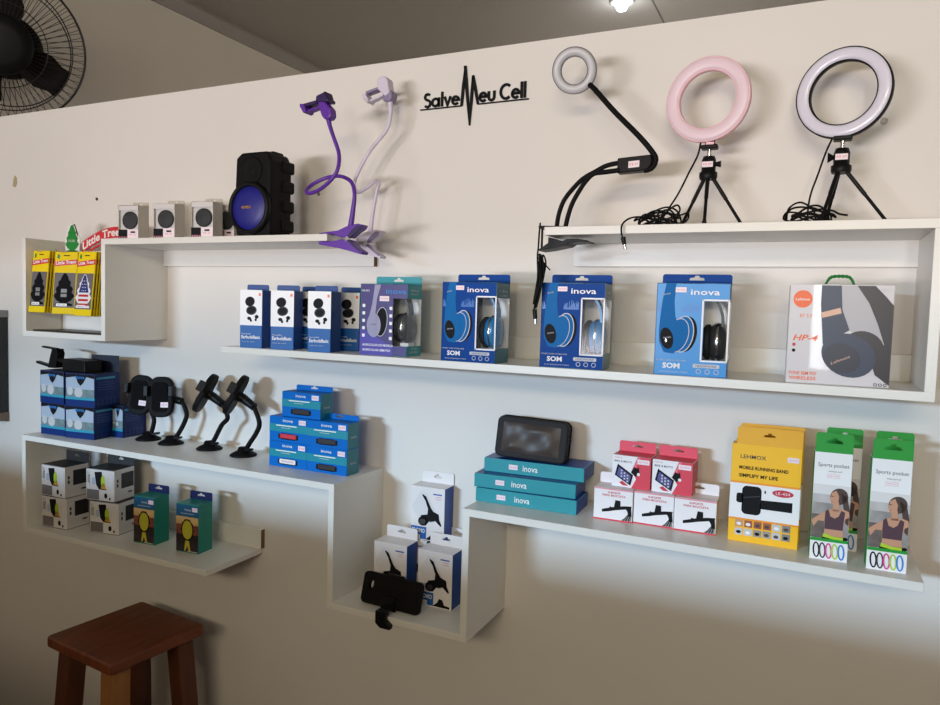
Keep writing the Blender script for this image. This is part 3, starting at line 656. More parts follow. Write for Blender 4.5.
def moto_box(bl, yaw, label):
    w, d, h = .0745, .050, .062
    c = Carton('phone_mount_box', label, 'box', bl, yaw, w, d, h, RED, 'red phone mount boxes', dict(front=MATS['clean white card']))
    f = c.front(); f.poly([(.52, 0), (1, 0), (1, 1), (.70, 1), (.52, .55), (.64, .3)], RED, 1); f.poly([(.66, 1), (.74, 1), (.58, .55), (.53, .6)], M('light red print', (226, 110, 124), .5), 2)
    f.text('Suporte', .06, .90, .26, REDP, .05, 2); f.text('BIKE & MOTO', .06, .78, .52, DKG, .065, 2, .01)
    Q = [(.08, .36), (.15, .72), (.56, .42), (.5, .08)]
    f.poly(Q, INK, 4); f.poly([(.13, .37), (.18, .63), (.51, .39), (.46, .14)], M('printed phone screen', (84, 78, 150), .4, noise=.5, nscale=120), 5)
    for i in range(3):
        for j in range(3): f.rect(.24+.08*i, .26+.09*j-.07*i+.06, .28+.08*i, .31+.09*j-.07*i+.06, LGREY, 6)
    f.poly([(.5, .5), (.58, .68), (.66, .64), (.7, .7), (.72, .5), (.62, .38)], INK, 4); f.ell(.70, .46, .04, .04, WHT, 5)
    f.poly([(.2, .14), (.28, .2), (.45, .06), (.3, .06)], REDP, 3)
    c.side().ring(.5, .5, .2, .35, .03, LGREY, 1)
    c.sticker(.66, .78, .97, .93); c.tab(.021, M('rosy red card', (226, 70, 92), .5), 0, .98, 'back', .3, .004); c.done(); return c
moto_box((-0.439, -.103, zD+.0625), -1.5, 'red phone mount box, left one on top of the white boxes')
moto_box((-0.3615, -.104, zD+.0625), -3, 'red phone mount box, right one on top of the white boxes')

# ---- yellow armband boxes
def arm_box(bl, yaw, label, full=True):
    w, d, h = .114, .030, .175
    c = Carton('armband_box', label, 'box', bl, yaw, w, d, h, YEL, 'yellow armband boxes')
    f = c.front(); f.rect(0, .235, 1, .60, WHT, 1); f.rect(0, .60, 1, .62, M('amber print', (240, 150, 30), .4), 1); f.rect(0, .225, 1, .245, M('amber print', (240, 150, 30), .4), 2)
    f.rr(.18, .29, .46, .58, .008, INK, 3); f.rr(.10, .40, .2, .5, .004, INK, 3); f.poly([(.44, .36), (.9, .36), (.9, .46), (.46, .45)], INK, 3); f.rect(.5, .52, .52, .55, INK, 3); f.poly([(.2, .46), (.44, .49), (.44, .482), (.2, .452)], DKG, 4)
    f.ell(.76, .54, .15, .055, REDP, 3); f.text('LE-434', .66, .525, .86, STK, .03, 4)
    f.text('LEHMOX', .13, .855, .5, DKG, .04, 2, .01); f.text('MOBILE RUNNING BAND', .12, .745, .82, INK, .036, 2, .03); f.text('SIMPLIFY MY LIFE', .12, .665, .68, INK, .036, 2, .03)
    rnd = random.Random(5); cols = [LGREY, GREY, DKG, PHOTO, SKIN, M('printed rust', (160, 84, 60), .5)]
    for j in range(2):
        for i in range(6): f.rect(.1+.135*i, .155-.085*j, .215+.135*i, .225-.085*j, rnd.choice(cols), 2); f.ell(.155+.135*i, .185-.085*j, .035, .025, rnd.choice([INK, WHT, HAIR]), 3)
    c.tab(.032, M('golden yellow card', (238, 172, 26), .45), .07, 1.0, 'front', .18, .005); c.sticker(.80, .86, .96, .91); c.done(); return c
arm_box((-0.218, -.131, zD), 0, 'yellow running armband box in front, with black armband picture')
arm_box((-0.216, -.088, zD), 0, 'yellow running armband box directly behind the front yellow one')

# ---- green sports pocket boxes
def pocket_box(bl, yaw, label):
    w, d, h = .056, .034, .180
    c = Carton('sports_pocket_box', label, 'box', bl, yaw, w, d, h, M('white glossy card', (240, 238, 238), .4), 'green and white sports pocket boxes', dict(left=GRN, right=M('white glossy card', (240, 238, 238), .4), top=GRN))
    f = c.front()
    f.rect(0, .60, 1, .70, M('printed haze pale', (222, 218, 216), .5), 1); f.rect(0, .52, 1, .61, M('printed haze', (198, 192, 190), .5, noise=.2, nscale=50), 2); f.rect(0, .2, 1, .53, PHOTO, 3); f.rect(0, .2, .42, .42, M('printed street blur', (120, 106, 100), .5, noise=.5, nscale=60), 4)
    f.poly([(.74, .64), (.92, .60), (1, .48), (.98, .34), (.9, .36), (.84, .48)], HAIR, 5); f.ell(.70, .60, .23, .25, HAIR, 5, -25); f.poly([(.50, .63), (.485, .59), (.45, .565), (.49, .555), (.50, .535), (.56, .52), (.68, .535), (.70, .60), (.62, .655)], SKIN, 7)
    f.rect(.50, .595, .56, .602, HAIR, 8); f.poly([(.48, .548), (.54, .551), (.53, .542)], REDP, 8)
    f.poly([(.56, .53), (.70, .55), (.74, .46), (.55, .46)], SKIN, 6)
    f.poly([(.0, .36), (.06, .30), (.18, .36), (.34, .36), (.36, .27), (.34, .2), (.88, .2), (.84, .30), (.9, .40), (1, .42), (.98, .47), (.84, .485), (.66, .48), (.45, .475), (.3, .44), (.14, .40)], SKIN, 6)
    f.poly([(.36, .455), (.44, .475), (.5, .41), (.62, .395), (.72, .42), (.78, .475), (.88, .46), (.85, .34), (.84, .29), (.36, .29), (.35, .36)], PLUM, 8)
    f.poly([(.30, .205), (.34, .245), (.6, .225), (.9, .228), (.94, .19), (.92, .17), (.3, .17)], INK, 8); f.poly([(.32, .215), (.34, .25), (.6, .225), (.86, .225), (.86, .20), (.6, .20)], LIME, 9)
    f.rect(0, .172, 1, .20, GRN, 10); f.rect(0, 0, 1, .175, WHT, 9); f.ell(.93, .215, .06, .05, INK, 10)
    for k, m in enumerate((INK, DKG, MAG, LIME, SKY)): f.ring(.17+.165*k, .088, .095, .235, .044, m, 11+k, 4)
    f.text('Sports pocket', .10, .855, .92, DKG, .045, 2, .0); f.text('waterproof', .38, .815, .74, DKG, .02, 2); f.frame(.36, .765, .68, .80, .0004, PNK, 2); f.text('R$ 29,90', .4, .775, .64, PNK, .014, 3)
    c.tab(.0325, GRN, .0, 1.0, 'front', .45, .007); c.done(); return c
pocket_box((-0.085, -.160, zD), 3, 'green and white sports pocket box in front, beside the yellow box')
pocket_box((-0.068, -.087, zD), 2, 'green and white sports pocket box behind the one beside the yellow box')
pocket_box((-0.002, -.168, zD), 2, 'green and white sports pocket box in front at the right end of the shelf')
pocket_box((0.008, -.078, zD), 3, 'green and white sports pocket box at the back at the right end of the shelf')

# ------------------------------------------------------------------ upper left ledge: small clear boxes and speaker
def watch_box(bl, yaw, label, group):
    w, d, h = .060, .040, .086
    c = Carton('small_gadget_box', label, 'box', bl, yaw, w, d, h, WHT, group, hollow=True)
    GC = M('greyish card', (214, 206, 196), .5)
    mb = MB().box(-w/2, w/2, d/2-.001, d/2, 0, h, GC).box(w/2-.001, w/2, -d/2, d/2, 0, h, M('frosted side', (206, 200, 192), .35)).box(-w/2, -w/2+.001, -d/2, d/2, 0, h, GC)
    mb.box(-w/2, w/2, -d/2, d/2, 0, .001, GC).box(-w/2, w/2, -d/2, d/2, h-.001, h, GC).box(-w/2, w/2, -d/2, -d/2+.001, 0, .024, WHT).box(-w/2, w/2, -d/2, -d/2+.001, h-.013, h, M('silver card', (214, 208, 208), .4)).box(-w/2+.001, w/2-.001, -d/2+.006, -d/2+.007, .02, h-.012, M('silver card', (214, 208, 208), .4))
    mb.build('carton_body', c.root)
    MB().box(-w/2+.001, w/2-.001, -d/2+.0002, -d/2+.0006, .024, h-.013, TRANS).build('window_pane', c.root)
    X = Matrix.Translation((.002, -d/2+.006, .048)) @ Matrix.Rotation(PI/2, 4, 'X')
    MB().lathe([(.0225, 0), (.0225, .003), (.020, .0048), (.016, .0042), (.012, .0048), (.0, .005)], M('dark speaker mesh', (40, 38, 42), .6, noise=.4, nscale=400), 28, X).build('round_gadget', c.root)
    f = c.front(); f.rect(0, .02, .46, .28, INK, 1); f.rect(.46, .02, 1, .29, STK, 1); f.rect(.62, .18, .85, .23, INK, 2); f.text('R$ 35', .56, .1, .9, PNK, .05, 2)
    for k in range(5): f.rect(.04+.085*k, .03, .08+.085*k, .07, PNK, 2)
    c.tab(.013, M('grey hang card', (186, 178, 166), .5), .2, 1.0, 'back', .2, .004)
    c.done('label_print'); return c.root
gW = 'small clear boxes with a round dark gadget'
w0 = watch_box((-1.728, -.185, zU), 11, 'small clear box with round dark gadget, leftmost on the upper ledge', gW)
for bl, yw, lb in (((-1.601, -.185, zU), 12, 'small clear box with round dark gadget, second from the left on the ledge'),
                   ((-1.473, -.185, zU), 11, 'small clear box with round dark gadget, nearest the speaker in the front row'),
                   ((-1.462, -.120, zU), 4, 'small clear box half hidden behind the one nearest the speaker'),
                   ((-1.392, -.100, zU), 4, 'small clear box at the back, tucked beside the black speaker')):
    dup(w0, base(bl, yw, .060, .04), yw, lb)

t = thing('bluetooth_speaker', 'black portable speaker with blue round cone on the upper ledge', 'speaker', (-1.271, -.150, zU), 0)
prof = [(-.050, 0), (.048, 0), (.050, .01), (.051, .168), (.040, .190), (-.036, .190), (-.053, .178), (-.056, .10), (-.055, .02)]
MB().prism(prof, -.045, .030, BLK2).build('cabinet', t, .007, 3)
for k in range(4): MB().prism(rrect(-.0555, .0555, .012+.045*k, .040+.045*k, .006), -.004, .034, BLK2).build('side_rib', t, .003)
MB().box(-.028, .036, -.018, .018, .187, .195, BLK2).build('carry_handle', t, .004, 3)
X = Matrix.Translation((-.006, -.045, .062)) @ Matrix.Rotation(PI/2, 4, 'X')
MB().lathe([(.050, -.004), (.0595, 0), (.0605, .006), (.057, .011), (.051, .0115), (.049, .006)], BLK, 40, X, cap=False).build('woofer_rim', t)
CONE = M('blue speaker grille', (26, 28, 132), .45, noise=.25, nscale=500)
o = MB().lathe([(.0502, .004), (.047, .007), (.030, .010), (.014, .0125), (.0, .013)], CONE, 40, X, cap=False).build('woofer_grille', t)
mb = MB(); F = Face(mb, (-.021, -.0586, .058), (1, 0, 0), (0, 0, 1), .030, .010); F.text('KIMISO', .05, .2, .95, GOLD, .6, 2, .01); mb.build('badge', t)
X = Matrix.Translation((-.004, -.0448, .148)) @ Matrix.Rotation(PI/2, 4, 'X')
MB().lathe([(.030, -.001), (.031, .0025), (.0285, .003), (.016, .0010), (.006, .0004), (.0, .002)], BLK2, 30, X).build('tweeter_horn', t)

# ------------------------------------------------------------------ gooseneck phone holders clipped to the ledge end
def goose_holder(label, col, col2, neck, hpos, clip_dx, y, mirror=1, hs=1.0):
    t = thing('gooseneck_holder', label, 'phone holder', (-1.03+clip_dx, y, zU), 0, None)
    inv = Matrix.Translation(t.location).inverted()
    def part(mb, nm, bev=0):
        o = mb.build(nm, t, bev); o.matrix_parent_inverse = inv; return o
    d = clip_dx; w = .0125
    up = [(-1.085, 1.6178), (-1.050, 1.6178), (-1.030, 1.611), (-1.008, 1.608), (-.995, 1.618), (-.978, 1.628), (-.973, 1.636), (-.985, 1.639), (-1.012, 1.634), (-1.035, 1.6255), (-1.085, 1.6205)]
    lo = [(-1.086, 1.5985), (-1.084, 1.5955), (-1.03, 1.587), (-1.0, 1.580), (-.974, 1.5735), (-.971, 1.579), (-.99, 1.590), (-1.006, 1.606), (-1.030, 1.6055), (-1.050, 1.6022), (-1.086, 1.6022)]
    part(MB().prism([(x+d, z) for x, z in up], y-w, y+w, col), 'clip_jaw', .0012); part(MB().prism([(x+d, z) for x, z in lo], y-w, y+w, col), 'clip_jaw', .0012)
    part(MB().tube([(-1.010+d, y-w-.001, 1.607), (-1.010+d, y+w+.001, 1.607)], .0055, CHR, 12), 'spring_pin')
    part(MB().prism([(-1.004+d, 1.6075), (-.996+d, 1.6150), (-.980+d, 1.6265), (-.975+d, 1.634), (-.986+d, 1.6345), (-1.002+d, 1.622), (-1.009+d, 1.612)], y-w-.0012, y-w+.003, col2).prism([(-1.012+d, 1.604), (-.994+d, 1.590), (-.976+d, 1.5775), (-.973+d, 1.5805), (-.992+d, 1.5925), (-1.004+d, 1.6055)], y-w-.0012, y-w+.003, col2), 'jaw_lining')
    part(MB().tube(neck, [.0065, .0052]+[.0042]*(len(neck)-4)+[.0045, .0062], col, 10, sub=6), 'neck')
    return t, part
VIO = M('purple plastic', (96, 44, 158), .4); VIOD = M('dark purple plastic', (44, 20, 78), .45)
LIL = M('pale lilac plastic', (214, 204, 222), .4); LILD = M('dull lilac plastic', (138, 124, 158), .45)
nk = [(-1.011, -.18, 1.630), (-1.005, -.18, 1.669), (-1.002, -.18, 1.705), (-1.018, -.172, 1.732), (-1.051, -.165, 1.746), (-1.089, -.16, 1.746), (-1.119, -.17, 1.732), (-1.122, -.19, 1.714), (-1.107, -.20, 1.706), (-1.077, -.205, 1.711), (-1.047, -.21, 1.726), (-1.029, -.21, 1.744), (-1.026, -.205, 1.765), (-1.031, -.20, 1.79), (-1.045, -.20, 1.823), (-1.055, -.20, 1.847), (-1.060, -.20, 1.866)]
t, part = goose_holder('purple gooseneck phone holder clipped to the end of the upper ledge, in front', VIO, VIOD, nk, None, 0, -.18)
part(MB().prism([(-1.050, 1.858), (-1.044, 1.866), (-1.046, 1.880), (-1.066, 1.900), (-1.080, 1.899), (-1.080, 1.890), (-1.070, 1.866), (-1.062, 1.858)], -.211, -.189, VIO), 'ball_joint', .004)
part(MB().prism([(-1.084, 1.896), (-1.052, 1.894), (-1.050, 1.899), (-1.055, 1.903), (-1.060, 1.917), (-1.064, 1.914), (-1.082, 1.909)], -.214, -.186, VIOD), 'cradle', .002)
part(MB().prism([(-1.122, 1.889), (-1.084, 1.894), (-1.084, 1.901), (-1.124, 1.896)], -.210, -.190, VIOD), 'grip_arm', .001)
part(MB().prism([(-1.115, 1.877), (-1.078, 1.885), (-1.078, 1.889), (-1.115, 1.882)], -.208, -.192, VIO), 'grip_arm', .001)
part(MB().prism([(-1.125, 1.897), (-1.126, 1.891), (-1.116, 1.876), (-1.108, 1.878), (-1.113, 1.892)], -.214, -.186, VIO), 'grip_pad', .001)
nk = [(-1.033, -.07, 1.632), (-1.031, -.07, 1.648), (-1.027, -.07, 1.678), (-1.017, -.07, 1.729), (-1.013, -.068, 1.746), (-1.026, -.062, 1.752), (-1.055, -.060, 1.736), (-1.073, -.066, 1.728), (-1.080, -.07, 1.745), (-1.068, -.07, 1.776), (-1.038, -.07, 1.820), (-1.008, -.07, 1.849), (-.991, -.07, 1.870), (-.985, -.07, 1.900), (-.987, -.07, 1.925)]
t, part = goose_holder('pale lilac gooseneck phone holder clipped behind the purple one', LIL, LILD, nk, None, -.024, -.07)
part(MB().prism([(-1.000, 1.925), (-.984, 1.922), (-.976, 1.930), (-.976, 1.946), (-.988, 1.950), (-1.002, 1.940)], -.082, -.055, LILD), 'ball_joint', .004)
part(MB().prism([(-1.012, 1.952), (-.992, 1.934), (-.980, 1.940), (-.986, 1.972), (-.994, 1.979), (-1.008, 1.979), (-1.014, 1.970)], -.086, -.060, LIL), 'cradle', .003)
part(MB().prism([(-1.044, 1.944), (-1.008, 1.952), (-1.006, 1.958), (-1.045, 1.950)], -.084, -.064, LILD), 'grip_arm', .001)
part(MB().prism([(-1.040, 1.924), (-1.000, 1.936), (-1.000, 1.941), (-1.040, 1.930)], -.082, -.066, LIL), 'grip_arm', .001)
part(MB().prism([(-1.053, 1.944), (-1.050, 1.936), (-1.038, 1.923), (-1.032, 1.928), (-1.043, 1.944)], -.088, -.062, LIL), 'grip_pad', .001)

# ------------------------------------------------------------------ wall logo
t = thing('wall_sign', 'black cut-out lettering Salve Meu Cell with a heartbeat line on the wall', 'sign', (-.81, 0, 1.92))
inv = Matrix.Translation(t.location).inverted()
def arc(cx, cy, r, a0, a1, n=18, ry=None): return [(cx+r*math.cos(R(a0+(a1-a0)*k/n)), cy+(ry or r)*math.sin(R(a0+(a1-a0)*k/n))) for k in range(n+1)]
GLY = {'S': ([arc(.30, .735, .20, 35, 270, 14)+arc(.30, .285, .225, 90, -145, 14)[1:]], .62), 'a': ([arc(.31, .32, .25, 0, 360, 22), [(.58, .0), (.58, .64)]], .74), 'l': ([[(.09, 0), (.09, 1)]], .24),
       'v': ([[(.04, .64), (.27, .06), (.50, .64)]], .58), 'e': ([[(.06, .34), (.55, .34)]+arc(.31, .32, .25, 5, 318, 20)], .66), 'u': ([[(.08, .64), (.08, .30)]+arc(.29, .28, .21, 180, 360, 12)+[(.50, .30), (.50, .64)]], .66),
       'C': ([arc(.46, .5, .40, 48, 312, 20, .43)], .86), ' ': ([], .26)}
def stroke(mb, P, t_, y0, y1, m):
    P = [Vector(p) for p in P]; n = len(P); cl = (P[0]-P[-1]).length < 1e-6
    L, Rr = [], []
    for i in range(n):
        a = P[i-1] if i else (P[-2] if cl else P[i]); b = P[i+1] if i < n-1 else (P[1] if cl else P[i])
        d1 = (P[i]-a); d2 = (b-P[i]); d1 = d1.normalized() if d1.length > 1e-9 else d2.normalized(); d2 = d2.normalized() if d2.length > 1e-9 else d1
        q = (d1+d2).normalized(); nn = Vector((-q.y, q.x)); k = t_/2/max(.45, nn.dot(Vector((-d1.y, d1.x)))); L.append(P[i]+nn*k); Rr.append(P[i]-nn*k)
    vs = [(p.x, y, p.y) for y in (y0, y1) for p in L+Rr]; fs = []; N = 2*n
    for i in range(n-1): fs += [(i, n+i, n+i+1, i+1), (N+i+1, N+n+i+1, N+n+i, N+i), (i, i+1, N+i+1, N+i), (n+i+1, n+i, N+n+i, N+n+i+1)]
    if not cl: fs += [(0, N, N+n, n), (n-1, N-1, 2*N-1, N+n-1)]
    mb.add(vs, fs, m)
def sign_text(word, x0, x1, z0, h):
    W = sum(GLY[ch][1] for ch in word); sx = (x1-x0)/W; x = x0
    for ch in word:
        mb = MB()
        for st in GLY[ch][0]: stroke(mb, [(x+p[0]*sx, z0+p[1]*h) for p in st], h*.172, -.003, 0, INK)
        if mb.v: o = mb.build('letter', t); o.matrix_parent_inverse = inv
        x += GLY[ch][1]*sx
sign_text('Salve', -.939, -.845, 1.9235, .033); sign_text('eu Cell', -.798, -.684, 1.9235, .035)
ZZ = [(-.947, 1.920), (-.8405, 1.920), (-.834, 2.007), (-.8195, 1.875), (-.8135, 1.984), (-.800, 1.920), (-.679, 1.920)]
mb = MB(); stroke(mb, ZZ[:2], .0022, -.005, 0, INK); stroke(mb, ZZ[5:], .0022, -.005, 0, INK)
for a, b, r1, r2 in ((1, 2, .0026, .0007), (2, 3, .0030, .0009), (3, 4, .0012, .0024), (4, 5, .0022, .0022)):
    A, B_ = Vector(ZZ[a]), Vector(ZZ[b]); q = (B_-A).normalized(); p = Vector((-q.y, q.x)); Mi = (A+B_)/2
    mb.prism([(v.x, v.y) for v in (A-p*r1, Mi-p*.0032, B_-p*r2, B_+p*r2, Mi+p*.0032, A+p*r1)], -.005, 0, INK)
o = mb.build('heartbeat_line', t); o.matrix_parent_inverse = inv

# ------------------------------------------------------------------ ring lights
def ring_parts(par, center, nrm, rad, inner, housing, diff, depth=.014):
    n = Vector(nrm).normalized(); q = n.to_track_quat('Z', 'Y'); X = Matrix.Translation(center) @ q.to_matrix().to_4x4()
    ri = rad*inner; e = .0018
    MB().lathe([(ri, -depth+.004), (ri+.004, -depth), (rad-.004, -depth), (rad, -depth+.004), (rad, 0), (rad-e, .0012), (rad-e-.0008, 0), (ri+e+.0008, 0), (ri+e, .0012), (ri, 0)], housing, 64, X, True).build('ring_housing', par)
    rm, hw = (rad+ri)/2, (rad-ri)/2-e
    MB().lathe([(rm+hw*math.cos(a), .0040*math.sin(a)) for a in [PI*k/8 for k in range(9)]], diff, 64, X, cap=False).build('diffuser', par)
    return X
DIF = M('frosted white diffuser', (222, 218, 232), .28, coat=.3); DIFP = M('frosted pink diffuser', (236, 210, 220), .4); PKH = M('pink plastic', (240, 192, 202), .4); DIFG = M('frosted grey diffuser', (196, 194, 198), .35)
def tripod_light(label, C0, nrm, rad, inner, housing, diff, foot, head, knob, cable, plug):
    t = thing('ring_light', label, 'ring light', (head[0], head[1], zG), 0, 'ring lights on tripods')
    L = lambda p: Vector(p)-t.location
    X = ring_parts(t, L(C0), nrm, rad, inner, housing, diff)
    hx, hy = head
    bottom = Vector(C0)+Vector((0, .006, -rad+.002))
    MB().box(hx-.0145-t.location.x, hx+.0145-t.location.x, hy-.009-t.location.y, hy+.011-t.location.y, 1.766-zG, 1.7735-zG, BLK).box(hx-.009-t.location.x, hx+.009-t.location.x, hy+.002-t.location.y, hy+.014-t.location.y, 1.773-zG, 1.782-zG, housing).build('mount', t, .002)
    MB().tube([L((hx, hy, 1.748)), L((hx, hy, 1.768))], .004, CHR, 10).build('ball_stem', t)
    MB().lathe([(.0145, 0), (.0160, .004), (.0160, .012), (.0125, .014), (.0125, .034), (.010, .041), (.0, .042)], BLK, 24, Matrix.Translation(L((hx, hy, 1.712)))).build('ball_head', t)
    MB().tube([L((hx, hy, 1.738)), L((hx+knob*.014, hy-.004, 1.738)), L((hx+knob*.0215, hy-.004, 1.738))], [.003, .004, .006 if knob > 0 else .009], BLK, 10).build('lock_knob', t)
    for fx, fy in foot:
        q = Vector((fx-hx, fy-hy, 0)).normalized()*.008; a = Vector((hx, hy, 1.715))+q; b = Vector((fx, fy, zG+.004))
        lg = MB().tube([L(a), L(a.lerp(b, .45))], .0036, BLK, 8).tube([L(a.lerp(b, .45)), L(b)], .0029, BLK2, 8).build('leg', t)
        MB().tube([L(b+Vector((0, 0, .006))), L((fx, fy, zG))], .0042, BLK2, 8).build('rubber_foot', lg)
    cb_ = MB()
    for path, cl in cable: cb_.tube([L(p) for p in path], .0017, BLK2, 6, cl, sub=5)
    o = cb_.build('cable', t)
    if plug:
        MB().tube([L(plug[0]), L(plug[1])], [.0045, .0035], BLK, 8).build('usb_plug', o); MB().tube([L(plug[1]), L(plug[2])], .0028, CHR, 6).build('plug_tip', o)
    mb = MB(); F = Face(mb, L((hx-.010, hy-.0135, 1.732)), (1, 0, 0), (0, 0, 1), .019, .010); F.rect(0, 0, 1, 1, STK, 1); F.text('R$ 89', .1, .3, .9, PNK, .4, 2); mb.build('price_sticker', t)
    return t
def coil(cx, cy, cz, n, rx, ry, seed, tilt=.5):
    rnd = random.Random(seed); out = []
    for k in range(n):
        a0 = rnd.uniform(-.35, .35); sx = rx*rnd.uniform(.7, 1.1); sy = ry*rnd.uniform(.6, 1.1); ox, oy = rnd.uniform(-.008, .008), rnd.uniform(-.006, .006)
        hz = rnd.uniform(.002, .010)
        pts = []
        for j in range(10):
            a = 2*PI*j/10; x = sx*math.cos(a); y = sy*math.sin(a)
            pts.append((cx+ox+x*math.cos(a0)-y*math.sin(a0), cy+oy+x*math.sin(a0)+y*math.cos(a0), max(zG+.0018, cz+hz+.006*math.sin(a*2+k)+max(0, y)*tilt)))
        out.append((pts, True))
    return out
def nrm_of(yaw, pitch): return (math.sin(R(yaw))*math.cos(R(pitch)), -math.cos(R(yaw))*math.cos(R(pitch)), math.sin(R(pitch)))
pc = coil(-.368, -.125, zG+.008, 7, .034, .020, 2, 1.2)
pc += [([(-.302, -.10, 1.779), (-.306, -.10, 1.757), (-.319, -.10, 1.729), (-.337, -.10, 1.690), (-.350, -.11, 1.664), (-.362, -.12, 1.640), (-.372, -.13, 1.630)], False),
       ([(-.372, -.13, 1.632), (-.350, -.125, 1.655), (-.335, -.12, 1.665), (-.330, -.12, 1.655), (-.338, -.125, 1.645), (-.36, -.13, 1.636)], False),
       ([(-.36, -.13, 1.630), (-.33, -.11, 1.648), (-.318, -.10, 1.652), (-.322, -.09, 1.640), (-.34, -.10, 1.630)], False),
       ([(-.365, -.14, 1.634), (-.39, -.16, 1.640), (-.405, -.19, 1.634), (-.413, -.208, 1.621), (-.413, -.210, 1.606), (-.410, -.210, 1.597)], False)]
tripod_light('ring light with a pink ring on a small black tripod', (-.2945, -.100, 1.856), (-.162, -.988, -.011), .0758, .675, PKH, DIFP, [(-.338, -.07), (-.282, -.150), (-.222, -.10)], (-.286, -.10), 1, pc, ((-.410, -.210, 1.599), (-.407, -.210, 1.586), (-.405, -.210, 1.578)))
bc = coil(-.118, -.125, zG+.005, 6, .036, .018, 9, 1.2)
bc += [([(-.087, -.10, 1.771), (-.096, -.10, 1.747), (-.106, -.10, 1.711), (-.115, -.10, 1.680), (-.118, -.11, 1.652), (-.117, -.12, 1.632)], False),
       ([(-.150, -.13, 1.626), (-.148, -.12, 1.652), (-.130, -.11, 1.664), (-.110, -.11, 1.650), (-.105, -.12, 1.632)], False),
       ([(-.105, -.13, 1.630), (-.085, -.13, 1.646), (-.070, -.13, 1.640), (-.058, -.135, 1.637)], False)]
tripod_light('ring light with a black rimmed white ring on a small black tripod', (-.0755, -.100, 1.846), (-.273, -.962, -.011), .0752, .69, BLK, DIF, [(-.098, -.145), (.004, -.10), (-.092, -.05)], (-.071, -.10), -1, bc, None)

# gooseneck ring light clipped to the shelf
t = thing('clip_ring_light', 'small grey ring light on a black bendy arm clipped to the shelf end', 'ring light', (-.55, -.15, zG))
L = lambda p: Vector(p)-t.location
ring_parts(t, L((-.5407, -.12, 1.9283)), nrm_of(8, -17), .0432, .575, M('grey plastic rim', (112, 110, 114), .4), DIFG, .009)
MB().tube([L(p) for p in [(-.510, -.114, 1.900), (-.496, -.122, 1.886), (-.456, -.13, 1.841), (-.407, -.14, 1.791), (-.383, -.14, 1.763), (-.3735, -.14, 1.746), (-.380, -.14, 1.731), (-.394, -.14, 1.727)]], .0052, BLK2, 10, sub=5).build('arm', t)
o = MB().prism([(-.441, 1.7225), (-.400, 1.7240), (-.384, 1.728), (-.378, 1.738), (-.380, 1.753), (-.441, 1.750)], -.152, -.130, BLK).build('switch_box', t, .002); o.matrix_parent_inverse = Matrix.Translation(t.location).inverted()
mb = MB(); F = Face(mb, L((-.420, -.1525, 1.7305)), (1, 0, .05), (0, 0, 1), .020, .012); F.rect(0, 0, 1, 1, STK, 1); F.text('R$ 69', .12, .3, .88, PNK, .4, 2); mb.build('price_sticker', t)
MB().tube([L(p) for p in [(-.436, -.14, 1.744), (-.463, -.14, 1.740), (-.483, -.14, 1.731), (-.507, -.14, 1.719), (-.523, -.14, 1.705), (-.539, -.14, 1.687), (-.548, -.14, 1.672), (-.555, -.14, 1.649), (-.558, -.14, 1.624)]], .0045, BLK2, 10, sub=4).build('arm', t)
MB().tube([L(p) for p in [(-.436, -.15, 1.728), (-.464, -.15, 1.726), (-.485, -.15, 1.724), (-.500, -.15, 1.711), (-.513, -.15, 1.692), (-.525, -.15, 1.670), (-.532, -.15, 1.648), (-.537, -.15, 1.624)]], .0045, BLK2, 10, sub=4).build('arm', t)
def rp(mb, nm, par=None):
    o = mb.build(nm, par or t, .0008); o.matrix_parent_inverse = Matrix.Translation(t.location).inverted(); return o
rp(MB().prism([(-.582, zG+.0005), (-.530, zG+.0003), (-.530, zG+.004), (-.56, zG+.005), (-.582, zG+.006)], -.175, -.125, BLK), 'clip_jaw')
rp(MB().prism([(-.584, 1.580), (-.560, 1.583), (-.528, 1.589), (-.520, 1.594), (-.500, 1.596), (-.486, 1.5955), (-.485, 1.598), (-.505, 1.602), (-.525, 1.601), (-.535, 1.597), (-.548, 1.602), (-.562, 1.6052), (-.562, 1.594)], -.175, -.125, BLK), 'clip_jaw')
rp(MB().box(-.584, -.5825, -.155, -.145, 1.580, zG+.006, BLK), 'clip_spring')
cord = MB()
cord.tube([L(p) for p in [(-.566, -.209, 1.628), (-.5665, -.212, 1.605), (-.567, -.212, 1.585), (-.569, -.21, 1.565), (-.567, -.21, 1.53), (-.570, -.21, 1.49), (-.572, -.21, 1.462)]], .0017, BLK2, 6, sub=4)
rn = random.Random(4)
for k in range(7):
    x0 = -.567+rn.uniform(-.003, .006); z1 = 1.566+rn.uniform(-.012, .006); z2 = 1.468+rn.uniform(-.004, .03)
    cord.tube([L(p) for p in [(x0, -.21+.002*k, z1), (x0+rn.uniform(0, .008), -.207+.002*k, (z1+z2)/2+.02), (x0-.004+rn.uniform(-.002, .004), -.21+.001*k, z2), (x0+.006, -.212+.001*k, (z1+z2)/2)]], .0018, BLK2, 6, True, sub=5)
cord.tube([L(p) for p in [(-.562, -.205, 1.556), (-.552, -.205, 1.548), (-.545, -.205, 1.541)]], .0014, BLK2, 6, sub=3)
o = cord.build('cable', t)
MB().tube([L((-.571, -.21, 1.468)), L((-.569, -.21, 1.450))], [.0042, .0038], BLK, 8).build('usb_plug', o); MB().tube([L((-.569, -.21, 1.450)), L((-.5685, -.21, 1.441))], .0030, CHR, 6).build('plug_tip', o)

